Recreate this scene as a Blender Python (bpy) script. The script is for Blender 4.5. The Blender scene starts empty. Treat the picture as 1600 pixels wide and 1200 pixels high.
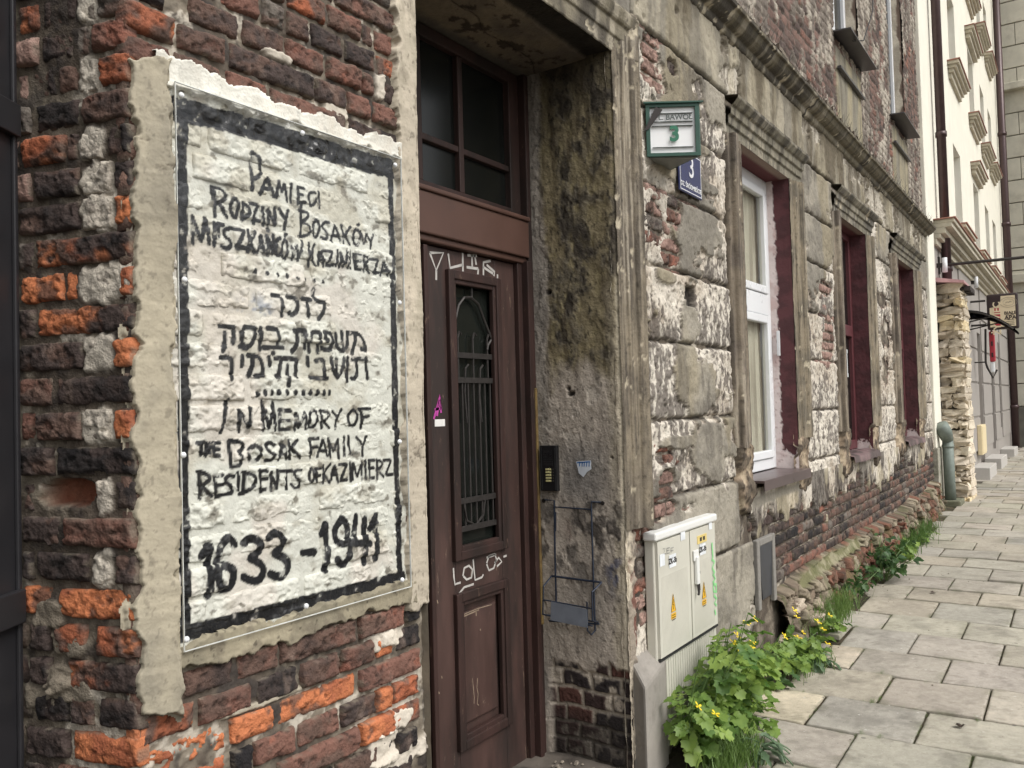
import bpy, math, random
import numpy as np
from mathutils import Matrix, Vector
R = math.radians
scene = bpy.context.scene
COL = scene.collection

# ------------------------------------------------------------------ camera, sky, sun, exposure
CAM_F, CAM_YAW, CAM_PITCH, CAM_ROLL = 1328.44, R(56.195), R(1.686), R(-1.596)
CD, CH = 1.6, 1.55                                   # metres in front of the facade, eye height
cy_, sy_ = math.cos(CAM_YAW), math.sin(CAM_YAW)
FWD = np.array([sy_*math.cos(CAM_PITCH), cy_*math.cos(CAM_PITCH), math.sin(CAM_PITCH)])
_r0 = np.array([cy_, -sy_, 0.]); _u0 = np.cross(_r0, FWD)
RT = _r0*math.cos(CAM_ROLL)+_u0*math.sin(CAM_ROLL)
UPV = -_r0*math.sin(CAM_ROLL)+_u0*math.cos(CAM_ROLL)
cd = bpy.data.cameras.new('camera'); cam = bpy.data.objects.new('camera', cd); COL.objects.link(cam)
cd.sensor_width = 36; cd.lens = 36*CAM_F/1600; cd.clip_start = .05; cd.clip_end = 300
mw = Matrix.Identity(4)
for i in range(3):
    mw[i][0] = RT[i]; mw[i][1] = UPV[i]; mw[i][2] = -FWD[i]
mw[0][3], mw[1][3], mw[2][3] = 0, -CD, CH
cam.matrix_world = mw; scene.camera = cam

world = bpy.data.worlds.new('World'); scene.world = world; world.use_nodes = True
wn = world.node_tree; wn.nodes.clear()
sky = wn.nodes.new('ShaderNodeTexSky'); sky.sky_type = 'NISHITA'; sky.sun_disc = False
SUN_EL, SUN_AZ = R(50), R(186)                        # sun direction: azimuth measured from +Y towards +X
sky.sun_elevation = SUN_EL; sky.sun_rotation = SUN_AZ; sky.dust_density = 4; sky.air_density = 1.5
hsv = wn.nodes.new('ShaderNodeHueSaturation'); hsv.inputs['Saturation'].default_value = .18
bg = wn.nodes.new('ShaderNodeBackground'); bg.inputs['Strength'].default_value = .13
wo = wn.nodes.new('ShaderNodeOutputWorld')
wn.links.new(sky.outputs[0], hsv.inputs['Color']); wn.links.new(hsv.outputs[0], bg.inputs[0]); wn.links.new(bg.outputs[0], wo.inputs[0])
sl = bpy.data.lights.new('sun', 'SUN'); sl.energy = 1.1; sl.angle = R(35); sl.color = (1, .97, .92)
so = bpy.data.objects.new('sun', sl); COL.objects.link(so)
sd = Vector((math.sin(SUN_AZ)*math.cos(SUN_EL), math.cos(SUN_AZ)*math.cos(SUN_EL), math.sin(SUN_EL)))
so.rotation_euler = sd.to_track_quat('Z', 'Y').to_euler()
scene.view_settings.view_transform = 'Standard'; scene.view_settings.look = 'None'
scene.view_settings.exposure = 0.50; scene.view_settings.gamma = 1
scene.render.engine = 'CYCLES'
scene.cycles.max_bounces = 6

# ------------------------------------------------------------------ measuring helpers (photo pixel -> point on a real plane)
CAMP = np.array([0, -CD, CH])
def ray(x, y): return RT*((x-800)/CAM_F) + UPV*(-(y-600)/CAM_F) + FWD
def fc(x, y, Y=0.):                                   # on a plane parallel to the facade
    r = ray(x, y); t = (Y+CD)/r[1]; return r*t+CAMP
def rx(x, y, X=3.2):                                  # on a plane square to the facade
    r = ray(x, y); t = X/r[0]; return r*t+CAMP
def gnd_z(X): return min(.15, .016*(X-3.4))
def gd(x, y, dz=0):
    z = 0
    for _ in range(6):
        r = ray(x, y); t = (z-CH)/r[2]; P = r*t+CAMP; z = gnd_z(P[0])+dz
    return P

# ------------------------------------------------------------------ noise
def _h(ix, iy, s):
    n = (ix.astype(np.int64)*374761393 + iy.astype(np.int64)*668265263 + s*1442695041) & 0xffffffff
    n = ((n ^ (n >> 13))*1274126177) & 0xffffffff
    n = (n ^ (n >> 16))
    n = (n*2246822519) & 0xffffffff
    return ((n ^ (n >> 15)) & 0xffffff)/float(0xffffff)
def vn(x, y, s=0):
    x = np.asarray(x, float); y = np.asarray(y, float)
    ix = np.floor(x); iy = np.floor(y); fx = x-ix; fy = y-iy
    fx = fx*fx*fx*(fx*(fx*6-15)+10); fy = fy*fy*fy*(fy*(fy*6-15)+10)
    a = _h(ix, iy, s); b = _h(ix+1, iy, s); c = _h(ix, iy+1, s); d = _h(ix+1, iy+1, s)
    return (a+(b-a)*fx)*(1-fy)+(c+(d-c)*fx)*fy
def fbm(x, y, s=0, o=4, g=.5):                        # about -1..1
    t = 0; a = 1; n = 0
    for i in range(o):
        cs, sn = math.cos(i*1.1+.4), math.sin(i*1.1+.4); k = 2.03**i
        t = t+a*(vn((x*cs-y*sn)*k+i*17.3, (x*sn+y*cs)*k-i*9.1, s+i*13)*2-1); n += a; a *= g
    return t/n*1.5
def ss(a, b, x):
    t = np.clip((x-a)/(b-a), 0, 1); return t*t*(3-2*t)
def worley(x, y, s=0):                                # F1, F2-F1, random value of the nearest cell
    ix = np.floor(x); iy = np.floor(y); f1 = np.full(np.shape(x), 9.); f2 = np.full(np.shape(x), 9.); rv = np.zeros(np.shape(x))
    for dx in (-1, 0, 1):
        for dy in (-1, 0, 1):
            cx = ix+dx; cy = iy+dy; px = cx+.15+.7*_h(cx, cy, s); py = cy+.15+.7*_h(cx, cy, s+71); d = np.hypot(x-px, y-py); r = _h(cx, cy, s+133)
            n = d < f1; f2 = np.where(n, f1, np.minimum(f2, d)); rv = np.where(n, r, rv); f1 = np.where(n, d, f1)
    return f1, f2-f1, rv
def lin(c, k=1.):
    c = np.array(c, float)/255.; return np.where(c <= .04045, c/12.92, ((c+.055)/1.055)**2.4)*k
def mix(a, b, t):
    t = np.asarray(t)[..., None]; return a*(1-t)+b*t

# ------------------------------------------------------------------ materials
MATS = {}
def nodes_of(m): return m.node_tree.nodes, m.node_tree.links
def masonry(name, bump=.6, scale=60, var=.25, spec=.3, bumpd=.004, spots=False):
    if name in MATS: return MATS[name]
    m = bpy.data.materials.new(name); m.use_nodes = True; N, L = nodes_of(m); b = N['Principled BSDF']
    at = N.new('ShaderNodeAttribute'); at.attribute_name = 'Col'
    geo = N.new('ShaderNodeNewGeometry')
    n1 = N.new('ShaderNodeTexNoise'); n1.inputs['Scale'].default_value = scale; n1.inputs['Detail'].default_value = 7; n1.inputs['Roughness'].default_value = .65
    n2 = N.new('ShaderNodeTexNoise'); n2.inputs['Scale'].default_value = scale*.23; n2.inputs['Detail'].default_value = 5
    L.new(geo.outputs['Position'], n1.inputs['Vector']); L.new(geo.outputs['Position'], n2.inputs['Vector'])
    mr = N.new('ShaderNodeMapRange'); mr.inputs[1].default_value = .3; mr.inputs[2].default_value = .7
    mr.inputs[3].default_value = 1-var; mr.inputs[4].default_value = 1+var
    ad = N.new('ShaderNodeMath'); ad.operation = 'ADD'; L.new(n1.outputs[0], ad.inputs[0]); L.new(n2.outputs[0], ad.inputs[1])
    hf = N.new('ShaderNodeMath'); hf.operation = 'MULTIPLY'; hf.inputs[1].default_value = .5; L.new(ad.outputs[0], hf.inputs[0])
    L.new(hf.outputs[0], mr.inputs[0])
    vm = N.new('ShaderNodeVectorMath'); vm.operation = 'SCALE'; L.new(at.outputs['Color'], vm.inputs[0]); L.new(mr.outputs[0], vm.inputs['Scale'])
    out = vm.outputs[0]
    if spots:                                         # trodden gum and grit specks
        for sc, lo, hi, cc in ((5.5, .055, .075, (.10, .095, .085)), (9.3, .05, .07, (.62, .60, .55)), (31, .07, .12, (.14, .13, .11)), (44, .07, .12, (.60, .57, .5))):
            vo2 = N.new('ShaderNodeTexVoronoi'); vo2.inputs['Scale'].default_value = sc; L.new(geo.outputs['Position'], vo2.inputs['Vector'])
            r2 = N.new('ShaderNodeMapRange'); r2.inputs[1].default_value = lo; r2.inputs[2].default_value = hi; r2.inputs[3].default_value = .6; r2.inputs[4].default_value = 0; L.new(vo2.outputs['Distance'], r2.inputs[0])
            m2 = N.new('ShaderNodeMix'); m2.data_type = 'RGBA'; L.new(r2.outputs[0], m2.inputs[0]); L.new(out, m2.inputs[6]); m2.inputs[7].default_value = (*cc, 1); out = m2.outputs[2]
    L.new(out, b.inputs['Base Color']); L.new(at.outputs['Alpha'], b.inputs['Roughness'])
    b.inputs['Specular IOR Level'].default_value = spec
    vo = N.new('ShaderNodeTexVoronoi'); vo.inputs['Scale'].default_value = scale*2.2; L.new(geo.outputs['Position'], vo.inputs['Vector'])
    a2 = N.new('ShaderNodeMath'); a2.operation = 'MULTIPLY_ADD'; a2.inputs[1].default_value = .35
    L.new(vo.outputs['Distance'], a2.inputs[0]); L.new(n1.outputs[0], a2.inputs[2])
    bp = N.new('ShaderNodeBump'); bp.inputs['Strength'].default_value = bump; bp.inputs['Distance'].default_value = bumpd
    L.new(a2.outputs[0], bp.inputs['Height']); L.new(bp.outputs[0], b.inputs['Normal'])
    MATS[name] = m; return m
def pmat(name, c, rough=.6, metal=0., var=.15, scale=18, bump=.15, dirt=None, dirt_amt=.45, spec=.5, bumpd=.002, stretch=(1, 1, 1), scuff=None):
    """plain thing material: colour with noise wear and optional dirt patches"""
    if name in MATS: return MATS[name]
    m = bpy.data.materials.new(name); m.use_nodes = True; N, L = nodes_of(m); b = N['Principled BSDF']
    geo = N.new('ShaderNodeNewGeometry'); mp = N.new('ShaderNodeMapping'); mp.inputs['Scale'].default_value = stretch
    L.new(geo.outputs['Position'], mp.inputs[0])
    n1 = N.new('ShaderNodeTexNoise'); n1.inputs['Scale'].default_value = scale; n1.inputs['Detail'].default_value = 8; n1.inputs['Roughness'].default_value = .6
    L.new(mp.outputs[0], n1.inputs['Vector'])
    cr = N.new('ShaderNodeValToRGB'); c = np.array(c, float)
    cr.color_ramp.elements[0].position = .3; cr.color_ramp.elements[1].position = .7
    cr.color_ramp.elements[0].color = (*np.clip(c*(1-var), 0, 1), 1); cr.color_ramp.elements[1].color = (*np.clip(c*(1+var), 0, 1), 1)
    L.new(n1.outputs[0], cr.inputs[0]); out = cr.outputs[0]
    if dirt is not None:
        n2 = N.new('ShaderNodeTexNoise'); n2.inputs['Scale'].default_value = scale*.35; n2.inputs['Detail'].default_value = 9; n2.inputs['Roughness'].default_value = .7
        L.new(mp.outputs[0], n2.inputs['Vector'])
        c2 = N.new('ShaderNodeValToRGB'); c2.color_ramp.elements[0].position = 1-dirt_amt-.08; c2.color_ramp.elements[1].position = 1-dirt_amt+.1
        L.new(n2.outputs[0], c2.inputs[0])
        mx = N.new('ShaderNodeMix'); mx.data_type = 'RGBA'; L.new(c2.outputs[0], mx.inputs[0]); L.new(out, mx.inputs[6])
        mx.inputs[7].default_value = (*dirt, 1); out = mx.outputs[2]
    if scuff is not None:
        n3 = N.new('ShaderNodeTexNoise'); n3.inputs['Scale'].default_value = scale*2.6; n3.inputs['Detail'].default_value = 10; n3.inputs['Roughness'].default_value = .75; n3.inputs['Distortion'].default_value = .6
        L.new(mp.outputs[0], n3.inputs['Vector']); c3 = N.new('ShaderNodeValToRGB'); c3.color_ramp.elements[0].position = .615; c3.color_ramp.elements[1].position = .66; L.new(n3.outputs[0], c3.inputs[0])
        m3 = N.new('ShaderNodeMix'); m3.data_type = 'RGBA'; L.new(c3.outputs[0], m3.inputs[0]); L.new(out, m3.inputs[6]); m3.inputs[7].default_value = (*scuff, 1); out = m3.outputs[2]
    L.new(out, b.inputs['Base Color'])
    mr = N.new('ShaderNodeMapRange'); mr.inputs[3].default_value = max(0, rough-.12); mr.inputs[4].default_value = min(1, rough+.12)
    L.new(n1.outputs[0], mr.inputs[0]); L.new(mr.outputs[0], b.inputs['Roughness'])
    b.inputs['Metallic'].default_value = metal; b.inputs['Specular IOR Level'].default_value = spec
    bp = N.new('ShaderNodeBump'); bp.inputs['Strength'].default_value = bump; bp.inputs['Distance'].default_value = bumpd
    L.new(n1.outputs[0], bp.inputs['Height']); L.new(bp.outputs[0], b.inputs['Normal'])
    MATS[name] = m; return m
def glassmat(name, tint=(1, 1, 1), rough=.02, ior=1.5, wav=0., wscale=8, base=None):
    if name in MATS: return MATS[name]
    m = bpy.data.materials.new(name); m.use_nodes = True; N, L = nodes_of(m); N.remove(N['Principled BSDF'])
    fr = N.new('ShaderNodeFresnel'); fr.inputs[0].default_value = ior
    gl = N.new('ShaderNodeBsdfGlossy'); gl.inputs['Roughness'].default_value = rough
    if base is None: tr = N.new('ShaderNodeBsdfTransparent')
    else: tr = N.new('ShaderNodeBsdfDiffuse')
    tr.inputs[0].default_value = (*(tint if base is None else base), 1)
    gb = N.new('ShaderNodeNewGeometry'); sb = N.new('ShaderNodeMath'); sb.operation = 'SUBTRACT'; sb.inputs[0].default_value = 1; L.new(gb.outputs['Backfacing'], sb.inputs[1])
    fm = N.new('ShaderNodeMath'); fm.operation = 'MULTIPLY'; L.new(fr.outputs[0], fm.inputs[0]); L.new(sb.outputs[0], fm.inputs[1])
    mx = N.new('ShaderNodeMixShader'); L.new(fm.outputs[0], mx.inputs[0]); L.new(tr.outputs[0], mx.inputs[1]); L.new(gl.outputs[0], mx.inputs[2])
    L.new(mx.outputs[0], N['Material Output'].inputs[0])
    if wav:
        geo = N.new('ShaderNodeNewGeometry'); n1 = N.new('ShaderNodeTexNoise'); n1.inputs['Scale'].default_value = wscale; n1.inputs['Detail'].default_value = 3
        n1.inputs['Distortion'].default_value = 1.2
        L.new(geo.outputs['Position'], n1.inputs['Vector']); bp = N.new('ShaderNodeBump'); bp.inputs['Strength'].default_value = 1; bp.inputs['Distance'].default_value = wav
        L.new(n1.outputs[0], bp.inputs['Height']); L.new(bp.outputs[0], gl.inputs['Normal'])
    MATS[name] = m; return m

# ------------------------------------------------------------------ object helpers
def tag(o, label=None, cat=None, group=None, kind=None):
    if label: o['label'] = label
    if cat: o['category'] = cat
    if group: o['group'] = group
    if kind: o['kind'] = kind
    return o
def empty(name, loc, label=None, cat=None, group=None, kind=None):
    o = bpy.data.objects.new(name, None); o.location = loc; o.empty_display_size = .1; COL.objects.link(o)
    return tag(o, label, cat, group, kind)
def link(name, me, mat=None, parent=None, kind=None, loc=None):
    o = bpy.data.objects.new(name, me); COL.objects.link(o)
    if mat is not None and not me.materials: me.materials.append(mat)
    if parent is not None:
        o.parent = parent
        M = Matrix.Identity(4); p = parent
        chain = []
        while p is not None: chain.append(p); p = p.parent
        for p in reversed(chain): M = M @ p.matrix_parent_inverse @ p.matrix_basis
        o.matrix_parent_inverse = M.inverted()
    if loc is not None: o.location = loc
    if kind: o['kind'] = kind
    return o
def mesh_np(name, V, Q, cols=None, smooth=True):
    me = bpy.data.meshes.new(name); V = np.asarray(V, np.float32); Q = np.asarray(Q, np.int32); k = Q.shape[1]
    me.vertices.add(len(V)); me.vertices.foreach_set('co', V.ravel())
    me.loops.add(Q.size); me.loops.foreach_set('vertex_index', Q.ravel())
    me.polygons.add(len(Q)); me.polygons.foreach_set('loop_start', np.arange(0, Q.size, k, dtype=np.int32))
    try: me.polygons.foreach_set('loop_total', np.full(len(Q), k, dtype=np.int32))
    except Exception: pass
    me.polygons.foreach_set('use_smooth', np.full(len(Q), smooth, dtype=bool))
    if cols is not None:
        a = me.color_attributes.new('Col', 'FLOAT_COLOR', 'POINT'); a.data.foreach_set('color', np.clip(cols, 0, 1).astype(np.float32).ravel())
    me.update(); me.validate(); return me
class Frame:
    def __init__(s, P, U, N, V=(0, 0, 1)):
        s.P = np.array(P, float); s.U = np.array(U, float); s.N = np.array(N, float); s.V = np.array(V, float)
    def at(s, u, v, h=0.):
        u = np.asarray(u, float)[..., None]; v = np.asarray(v, float)[..., None]; h = np.asarray(h, float)[..., None]
        return s.P+s.U*u+s.V*v+s.N*h
FA = Frame((0, 0, 0), (1, 0, 0), (0, -1, 0))
LA = R(-15); FLX = 1.000
FL = Frame((FLX, 0, 0), (math.sin(LA), math.cos(LA), 0), (-math.cos(LA), math.sin(LA), 0))
FR = Frame((3.2, 0, 0), (0, 1, 0), (-1, 0, 0))
def on_left(x, y):                                    # pixel -> (s, z) on the corner wall
    r = ray(x, y); d = FL.U[:2]; n = np.array([-d[1], d[0]]); t = (n@(FL.P[:2]-CAMP[:2]))/(n@r[:2]); p = r*t+CAMP
    return (p[:2]-FL.P[:2])@d, p[2]
def rgba(c, rough): return np.concatenate([c, np.broadcast_to(np.asarray(rough, float)[..., None] if np.ndim(rough) else np.full(c.shape[:-1]+(1,), rough), c.shape[:-1]+(1,))], -1)
def grid(name, fr, us, vs, fn, mat, parent=None, kind=None, smooth=True, mesh_only=False):
    """fn(U,V) -> h, rgb, rough, keep(or None); builds a displaced sheet"""
    U, V = np.meshgrid(us, vs); res = fn(U, V); h, c, ro, keep = res[:4]
    if len(res) > 4: U, V = res[4], res[5]
    P = fr.at(U, V, h).reshape(-1, 3); C = rgba(c, ro).reshape(-1, 4)
    ny, nx = U.shape; idx = np.arange(ny*nx).reshape(ny, nx)
    Q = np.stack([idx[:-1, :-1], idx[:-1, 1:], idx[1:, 1:], idx[1:, :-1]], -1).reshape(-1, 4)
    if keep is not None:
        k = keep.ravel(); Q = Q[k[Q].any(1)]
        if len(Q) == 0: return None
        used = np.zeros(len(P), bool); used[Q.ravel()] = True; mp = np.cumsum(used)-1
        P = P[used]; C = C[used]; Q = mp[Q]
    me = mesh_np(name, P, Q, C, smooth)
    if mesh_only: return me
    return link(name, me, mat, parent, kind)
class MB:
    """plain mesh builder: boxes, tubes, prisms"""
    def __init__(s): s.v = []; s.f = []
    def box(s, x0, x1, y0, y1, z0, z1):
        b = len(s.v); s.v += [(x, y, z) for z in (z0, z1) for y in (y0, y1) for x in (x0, x1)]
        s.f += [tuple(b+i for i in q) for q in ((0, 2, 3, 1), (4, 5, 7, 6), (0, 1, 5, 4), (2, 6, 7, 3), (0, 4, 6, 2), (1, 3, 7, 5))]; return s
    def tube(s, pts, r, n=8, closed=False):
        pts = [Vector(p) for p in pts]; b = len(s.v); m = len(pts)
        rr = r if hasattr(r, '__len__') else [r]*m
        for i, p in enumerate(pts):
            d = (pts[min(i+1, m-1)]-pts[max(i-1, 0)]).normalized() if not closed else (pts[(i+1) % m]-pts[i-1]).normalized()
            a = d.orthogonal() if abs(d.z) > .9 else d.cross(Vector((0, 0, 1))); a.normalize(); c = d.cross(a)
            if i == 0: pa = a
            else:
                a = (pa-d*pa.dot(d)); a = a.normalized() if a.length > 1e-4 else d.orthogonal().normalized(); c = d.cross(a); pa = a
            for k in range(n):
                t = 2*math.pi*k/n; s.v.append(tuple(p+(a*math.cos(t)+c*math.sin(t))*rr[i]))
        for i in range(m if closed else m-1):
            j = (i+1) % m
            for k in range(n): s.f.append((b+i*n+k, b+i*n+(k+1) % n, b+j*n+(k+1) % n, b+j*n+k))
        if not closed: s.f.append(tuple(b+k for k in reversed(range(n)))); s.f.append(tuple(b+(m-1)*n+k for k in range(n)))
        return s
    def prism(s, base, top):
        b = len(s.v); n = len(base); s.v += [tuple(p) for p in base]+[tuple(p) for p in top]
        s.f.append(tuple(b+k for k in reversed(range(n)))); s.f.append(tuple(b+n+k for k in range(n)))
        for k in range(n): s.f.append((b+k, b+(k+1) % n, b+n+(k+1) % n, b+n+k))
        return s
    def build(s, name, mat, parent=None, kind=None, smooth=False, bevel=0., loc=None, seg=2):
        me = bpy.data.meshes.new(name); me.from_pydata(s.v, [], s.f)
        if smooth: me.polygons.foreach_set('use_smooth', [True]*len(me.polygons))
        me.update(); o = link(name, me, mat, parent, kind, loc)
        if bevel: md = o.modifiers.new('bevel', 'BEVEL'); md.width = bevel; md.segments = seg; md.limit_method = 'ANGLE'
        return o
def ribbon(mb, fr, pts, w, h):
    """flat painted stroke laid on a plane"""
    P = [np.array(p, float) for p in pts]; b = len(mb.v)
    for i, p in enumerate(P):
        d = P[min(i+1, len(P)-1)]-P[max(i-1, 0)]; d = d/(np.linalg.norm(d)+1e-9); n = np.array([-d[1], d[0]])*w
        for q in (p+n, p-n): mb.v.append(tuple(fr.at(q[0], q[1], h)))
    for i in range(len(P)-1): mb.f.append((b+2*i, b+2*i+1, b+2*i+3, b+2*i+2))
def text(name, s, size, origin, xdir, up, mat, parent, extrude=.0008, align='CENTER', bold=0.):
    cu = bpy.data.curves.new(name, 'FONT'); cu.body = s; cu.size = size; cu.align_x = align; cu.align_y = 'CENTER'; cu.extrude = extrude; cu.offset = bold
    t = bpy.data.objects.new(name, cu); COL.objects.link(t)
    bpy.context.view_layer.update(); dg = bpy.context.evaluated_depsgraph_get(); me = bpy.data.meshes.new_from_object(t.evaluated_get(dg))
    bpy.data.objects.remove(t); x = Vector(xdir).normalized(); u = Vector(up); u = (u-x*u.dot(x)).normalized(); n = x.cross(u)
    M = Matrix((x, u, n)).transposed().to_4x4(); M.translation = Vector(origin); me.transform(M); me.materials.clear()
    return link(name, me, mat, parent)

# ------------------------------------------------------------------ albedo palette
A = .82
def C_(r, g, b): return lin((r, g, b), A)
c_soot = C_(52, 47, 46); c_dark = C_(80, 68, 64); c_brown = C_(110, 87, 77); c_red = C_(130, 94, 82)
c_org = C_(210, 130, 88); c_org2 = C_(176, 104, 74); c_mort = C_(140, 130, 115); c_lime = C_(226, 216, 200)
c_grey = C_(120, 112, 104); c_plas = C_(196, 186, 166); c_cream = C_(240, 238, 222)
c_top = C_(158, 148, 128); c_ylw = C_(164, 146, 104)
M_BRICK = masonry('old_brick', bump=.75, scale=75, var=.28, bumpd=.006)
M_MORT = masonry('old_mortar', bump=.8, scale=90, var=.25, bumpd=.005)
M_PLAS = masonry('old_plaster', bump=.45, scale=55, var=.14, bumpd=.004)
M_PAINTB = masonry('painted_masonry', bump=.5, scale=70, var=.09, bumpd=.004, spec=.4)
M_DECAY = masonry('decayed_render', bump=.7, scale=48, var=.22, bumpd=.006)
M_CONC = masonry('concrete', bump=.35, scale=60, var=.14, bumpd=.003)

# ------------------------------------------------------------------ brick piece
BT = {'D': (c_dark, c_soot, c_brown), 'K': (c_soot, C_(38, 36, 38), c_dark), 'B': (c_brown, c_dark, c_red), 'R': (c_red, c_brown, C_(160, 104, 86)),
      'O': (c_org, c_org2, c_brown), 'G': (c_grey, c_dark, c_brown), 'W': (c_lime, C_(196, 186, 172), C_(110, 100, 92)), 'X': (c_org2, c_brown, c_dark),
      'P': (C_(172, 142, 130), C_(140, 112, 102), c_brown), 'M': (c_brown, c_org2, c_org)}
def brick_fn(u0, u1, v0, v1, typ, seed, prot=.0, rough_h=.004, extra=None, grad=False, edge=.0055, wob=.0026, amp=.0065, gap=1):
    rng = random.Random(seed); tu = rng.uniform(-.02, .02); tv = rng.uniform(-.05, .05); ph = rng.uniform(-.003, .004)
    a, b, c = BT[typ]
    def fn(U, V):
        s = seed*7.31
        # ragged outline: the rim wanders inwards
        S = (U-u0)/(u1-u0); T = (V-v0)/(v1-v0)
        w1 = (fbm(U*30+s, V*30, seed, 3)*.5+.5)*wob*1.6; w2 = (fbm(U*26-s, V*34, seed+5, 3)*.5+.5)*wob*1.6
        Uo = U + (0.5-S)*2*w1; Vo = V + (.5-T)*2*w2
        dx = np.minimum(S, 1-S)*(u1-u0); dy = np.minimum(T, 1-T)*(v1-v0); d = np.minimum(dx, dy)
        rad = edge*(1+.8*fbm(U*14+s, V*14, seed+2, 2))
        corner = np.exp(-(np.sqrt(dx*dy+1e-9)/(edge*.9))**2)
        n1 = fbm(U*12+s, V*16+s, seed+3, 4); n2 = fbm(U*45+s, V*45, seed+4, 4); n3 = fbm(U*110, V*110+s, seed+6, 3)
        h = prot+ph+tu*(U-(u0+u1)/2)+tv*(V-(v0+v1)/2)-amp*np.exp(-(d/np.maximum(rad, .003))**1.5)-.004*corner
        chip = ss(.12, .42, fbm(U*19+s, V*24, seed+9, 3)+.2*n3-d/.016); h = h-chip*.0065
        h = h+rough_h*(n1*.38+n2*.5+n3*.42)
        sp = ss(.25, .40, n1+.25*n2); h = h-sp*rough_h*1.3
        pit = ss(.55, .8, fbm(U*70+s, V*90, seed+8, 2)); h = h-pit*.003
        col = mix(a, b, ss(-.15, .75, n1*-1+.35*n2)); col = mix(col, c, ss(.35, .7, n1+.4*n2)*.8)
        if grad:
            g = ss(.25, .75, S+.35*n1+.2*n2); col = mix(mix(c_dark, c_soot, ss(0, .6, n2)), col, g)
        soot = ss(.1, .9, fbm(U*5+3, V*7, 77, 4)+.35*n2)
        col = mix(col, c_soot, soot*(.18 if typ == 'O' else .03 if typ == 'W' else .12 if typ in 'P' else .34)); col = col*(1-.55*pit[..., None])
        col = mix(col, c_mort, ss(.9, .2, d/.006)*ss(-.2, .5, n2)*.55)
        if typ in 'DKBG': col = mix(col, C_(150, 130, 118), ss(.45, .9, fbm(U*22, V*9+s, 91, 4))*.35)
        if typ == 'W': col = mix(col, C_(70, 62, 58), ss(.42, .62, n2*.8+n3*.6)*.45)
        # border ring falls back into the joint
        ring = (S < 1e-6) | (S > 1-1e-6) | (T < 1e-6) | (T > 1-1e-6)
        h = np.where(ring, prot-.035, h)
        ro = np.full(U.shape, .9)
        if extra is not None: h, col, ro = extra(Uo, Vo, h, col, ro, d)
        return h, col, ro, None, Uo, Vo
    return fn
def knots(a, b, res):
    n = max(2, int(round((b-a)/res))); x = np.linspace(a, b, n+1); e = min(.0012, (b-a)/n*.3)
    return np.concatenate([[a], [a+e], x[1:-1], [b-e], [b]])
BCOUNT = [0]
def brick(fr, u0, u1, v0, v1, typ, seed, parent, res=.006, name='brick', mat=None, **kw):
    fn = brick_fn(u0, u1, v0, v1, typ, seed, **kw)
    me = grid(name, fr, knots(u0, u1, res), knots(v0, v1, res), fn, mat or M_BRICK, mesh_only=True)
    BCOUNT[0] += 1
    return link(name, me, mat or M_BRICK, parent)
def bricks_joined(name, fr, lst, parent, mat, res):
    Vs = []; Qs = []; Cs = []; off = 0
    for (u0, u1, v0, v1, typ, seed, kw) in lst:
        U, V = np.meshgrid(knots(u0, u1, res), knots(v0, v1, res)); h, c, ro, _, Uo, Vo = brick_fn(u0, u1, v0, v1, typ, seed, **kw)(U, V)
        ny, nx = U.shape; idx = np.arange(ny*nx).reshape(ny, nx)+off
        Qs.append(np.stack([idx[:-1, :-1], idx[:-1, 1:], idx[1:, 1:], idx[1:, :-1]], -1).reshape(-1, 4))
        Vs.append(fr.at(Uo, Vo, h).reshape(-1, 3)); Cs.append(rgba(c, ro).reshape(-1, 4)); off += ny*nx
    me = mesh_np(name, np.concatenate(Vs), np.concatenate(Qs), np.concatenate(Cs)); return link(name, me, mat, parent, 'stuff')

#@@SETTING
# ================================================================== THE OLD TENEMENT
HOUSE = empty('tenement_house', (0, 0, 0), 'weathered old brick tenement with crumbling plaster, brown door and painted memorial panel', 'house')

# ---- hand painted inscription (strokes traced as brush polylines in photo pixels, laid on the facade plane)
def soften(P):
    for _ in range(2):
        out = [P[0]]
        for i in range(1, len(P)-1):
            a, b, c = P[i-1], P[i], P[i+1]; u, v = b-a, c-b; lu, lv = np.linalg.norm(u), np.linalg.norm(v)
            if lu < 1e-6 or lv < 1e-6: out.append(b); continue
            if (u@v)/(lu*lv) > .05: out += [b-u*.27, b+v*.27]
            else: out += [b-u*min(.12, .004/lu), b+v*min(.12, .004/lv)]
        out.append(P[-1]); P = out
    return np.array(P)
def fr_(ox, oy, s, hw, T):
    out = []
    for pl in T.strip().split(';'):
        n = [float(q) for q in pl.replace(',', ' ').split()]
        if len(n) < 2: continue
        pts = [(ox+n[i]/s, oy+n[i+1]/s) for i in range(0, len(n), 2)]
        if len(pts) == 1: pts = pts*2
        out.append((np.array([fc(*p)[[0, 2]] for p in pts]), hw/s*.0024))
    return out
STROKES = []
STROKES += fr_(290, 220, 5, 10.5, """520,90 515,200 530,380;515,95 570,120 600,200 580,270 530,300;590,415 635,285 700,430;610,370 680,375;720,440 715,310 760,400 783,330 805,465;
215,360 235,460 240,585;220,360 290,370 320,430 290,470 235,485;265,480 330,590;375,450 350,500 375,580 405,600 415,520 400,460 375,450;440,490 455,610;440,485 500,520 505,570 455,610;
505,490 580,500 535,600 585,625;535,600 545,645;605,520 620,650;655,645 645,525 710,665 700,525;735,530 772,600;
65,590 75,800;65,590 135,790 160,590 200,800;230,640 240,815;262,650 268,740;260,650 300,655;360,680 310,690 310,740 370,790 350,850 290,820;370,685 465,700 400,830 475,835;
490,700 500,865;545,710 495,790 545,870;570,870 590,730 620,880;575,830 610,835;650,890 630,730 690,890 680,740;650,700 660,688;740,760 710,770 705,870 735,900 750,880;545,1015 545,1025;638,1032 638,1040;725,1042 725,1050;797,1050 797,1060""")
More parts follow.
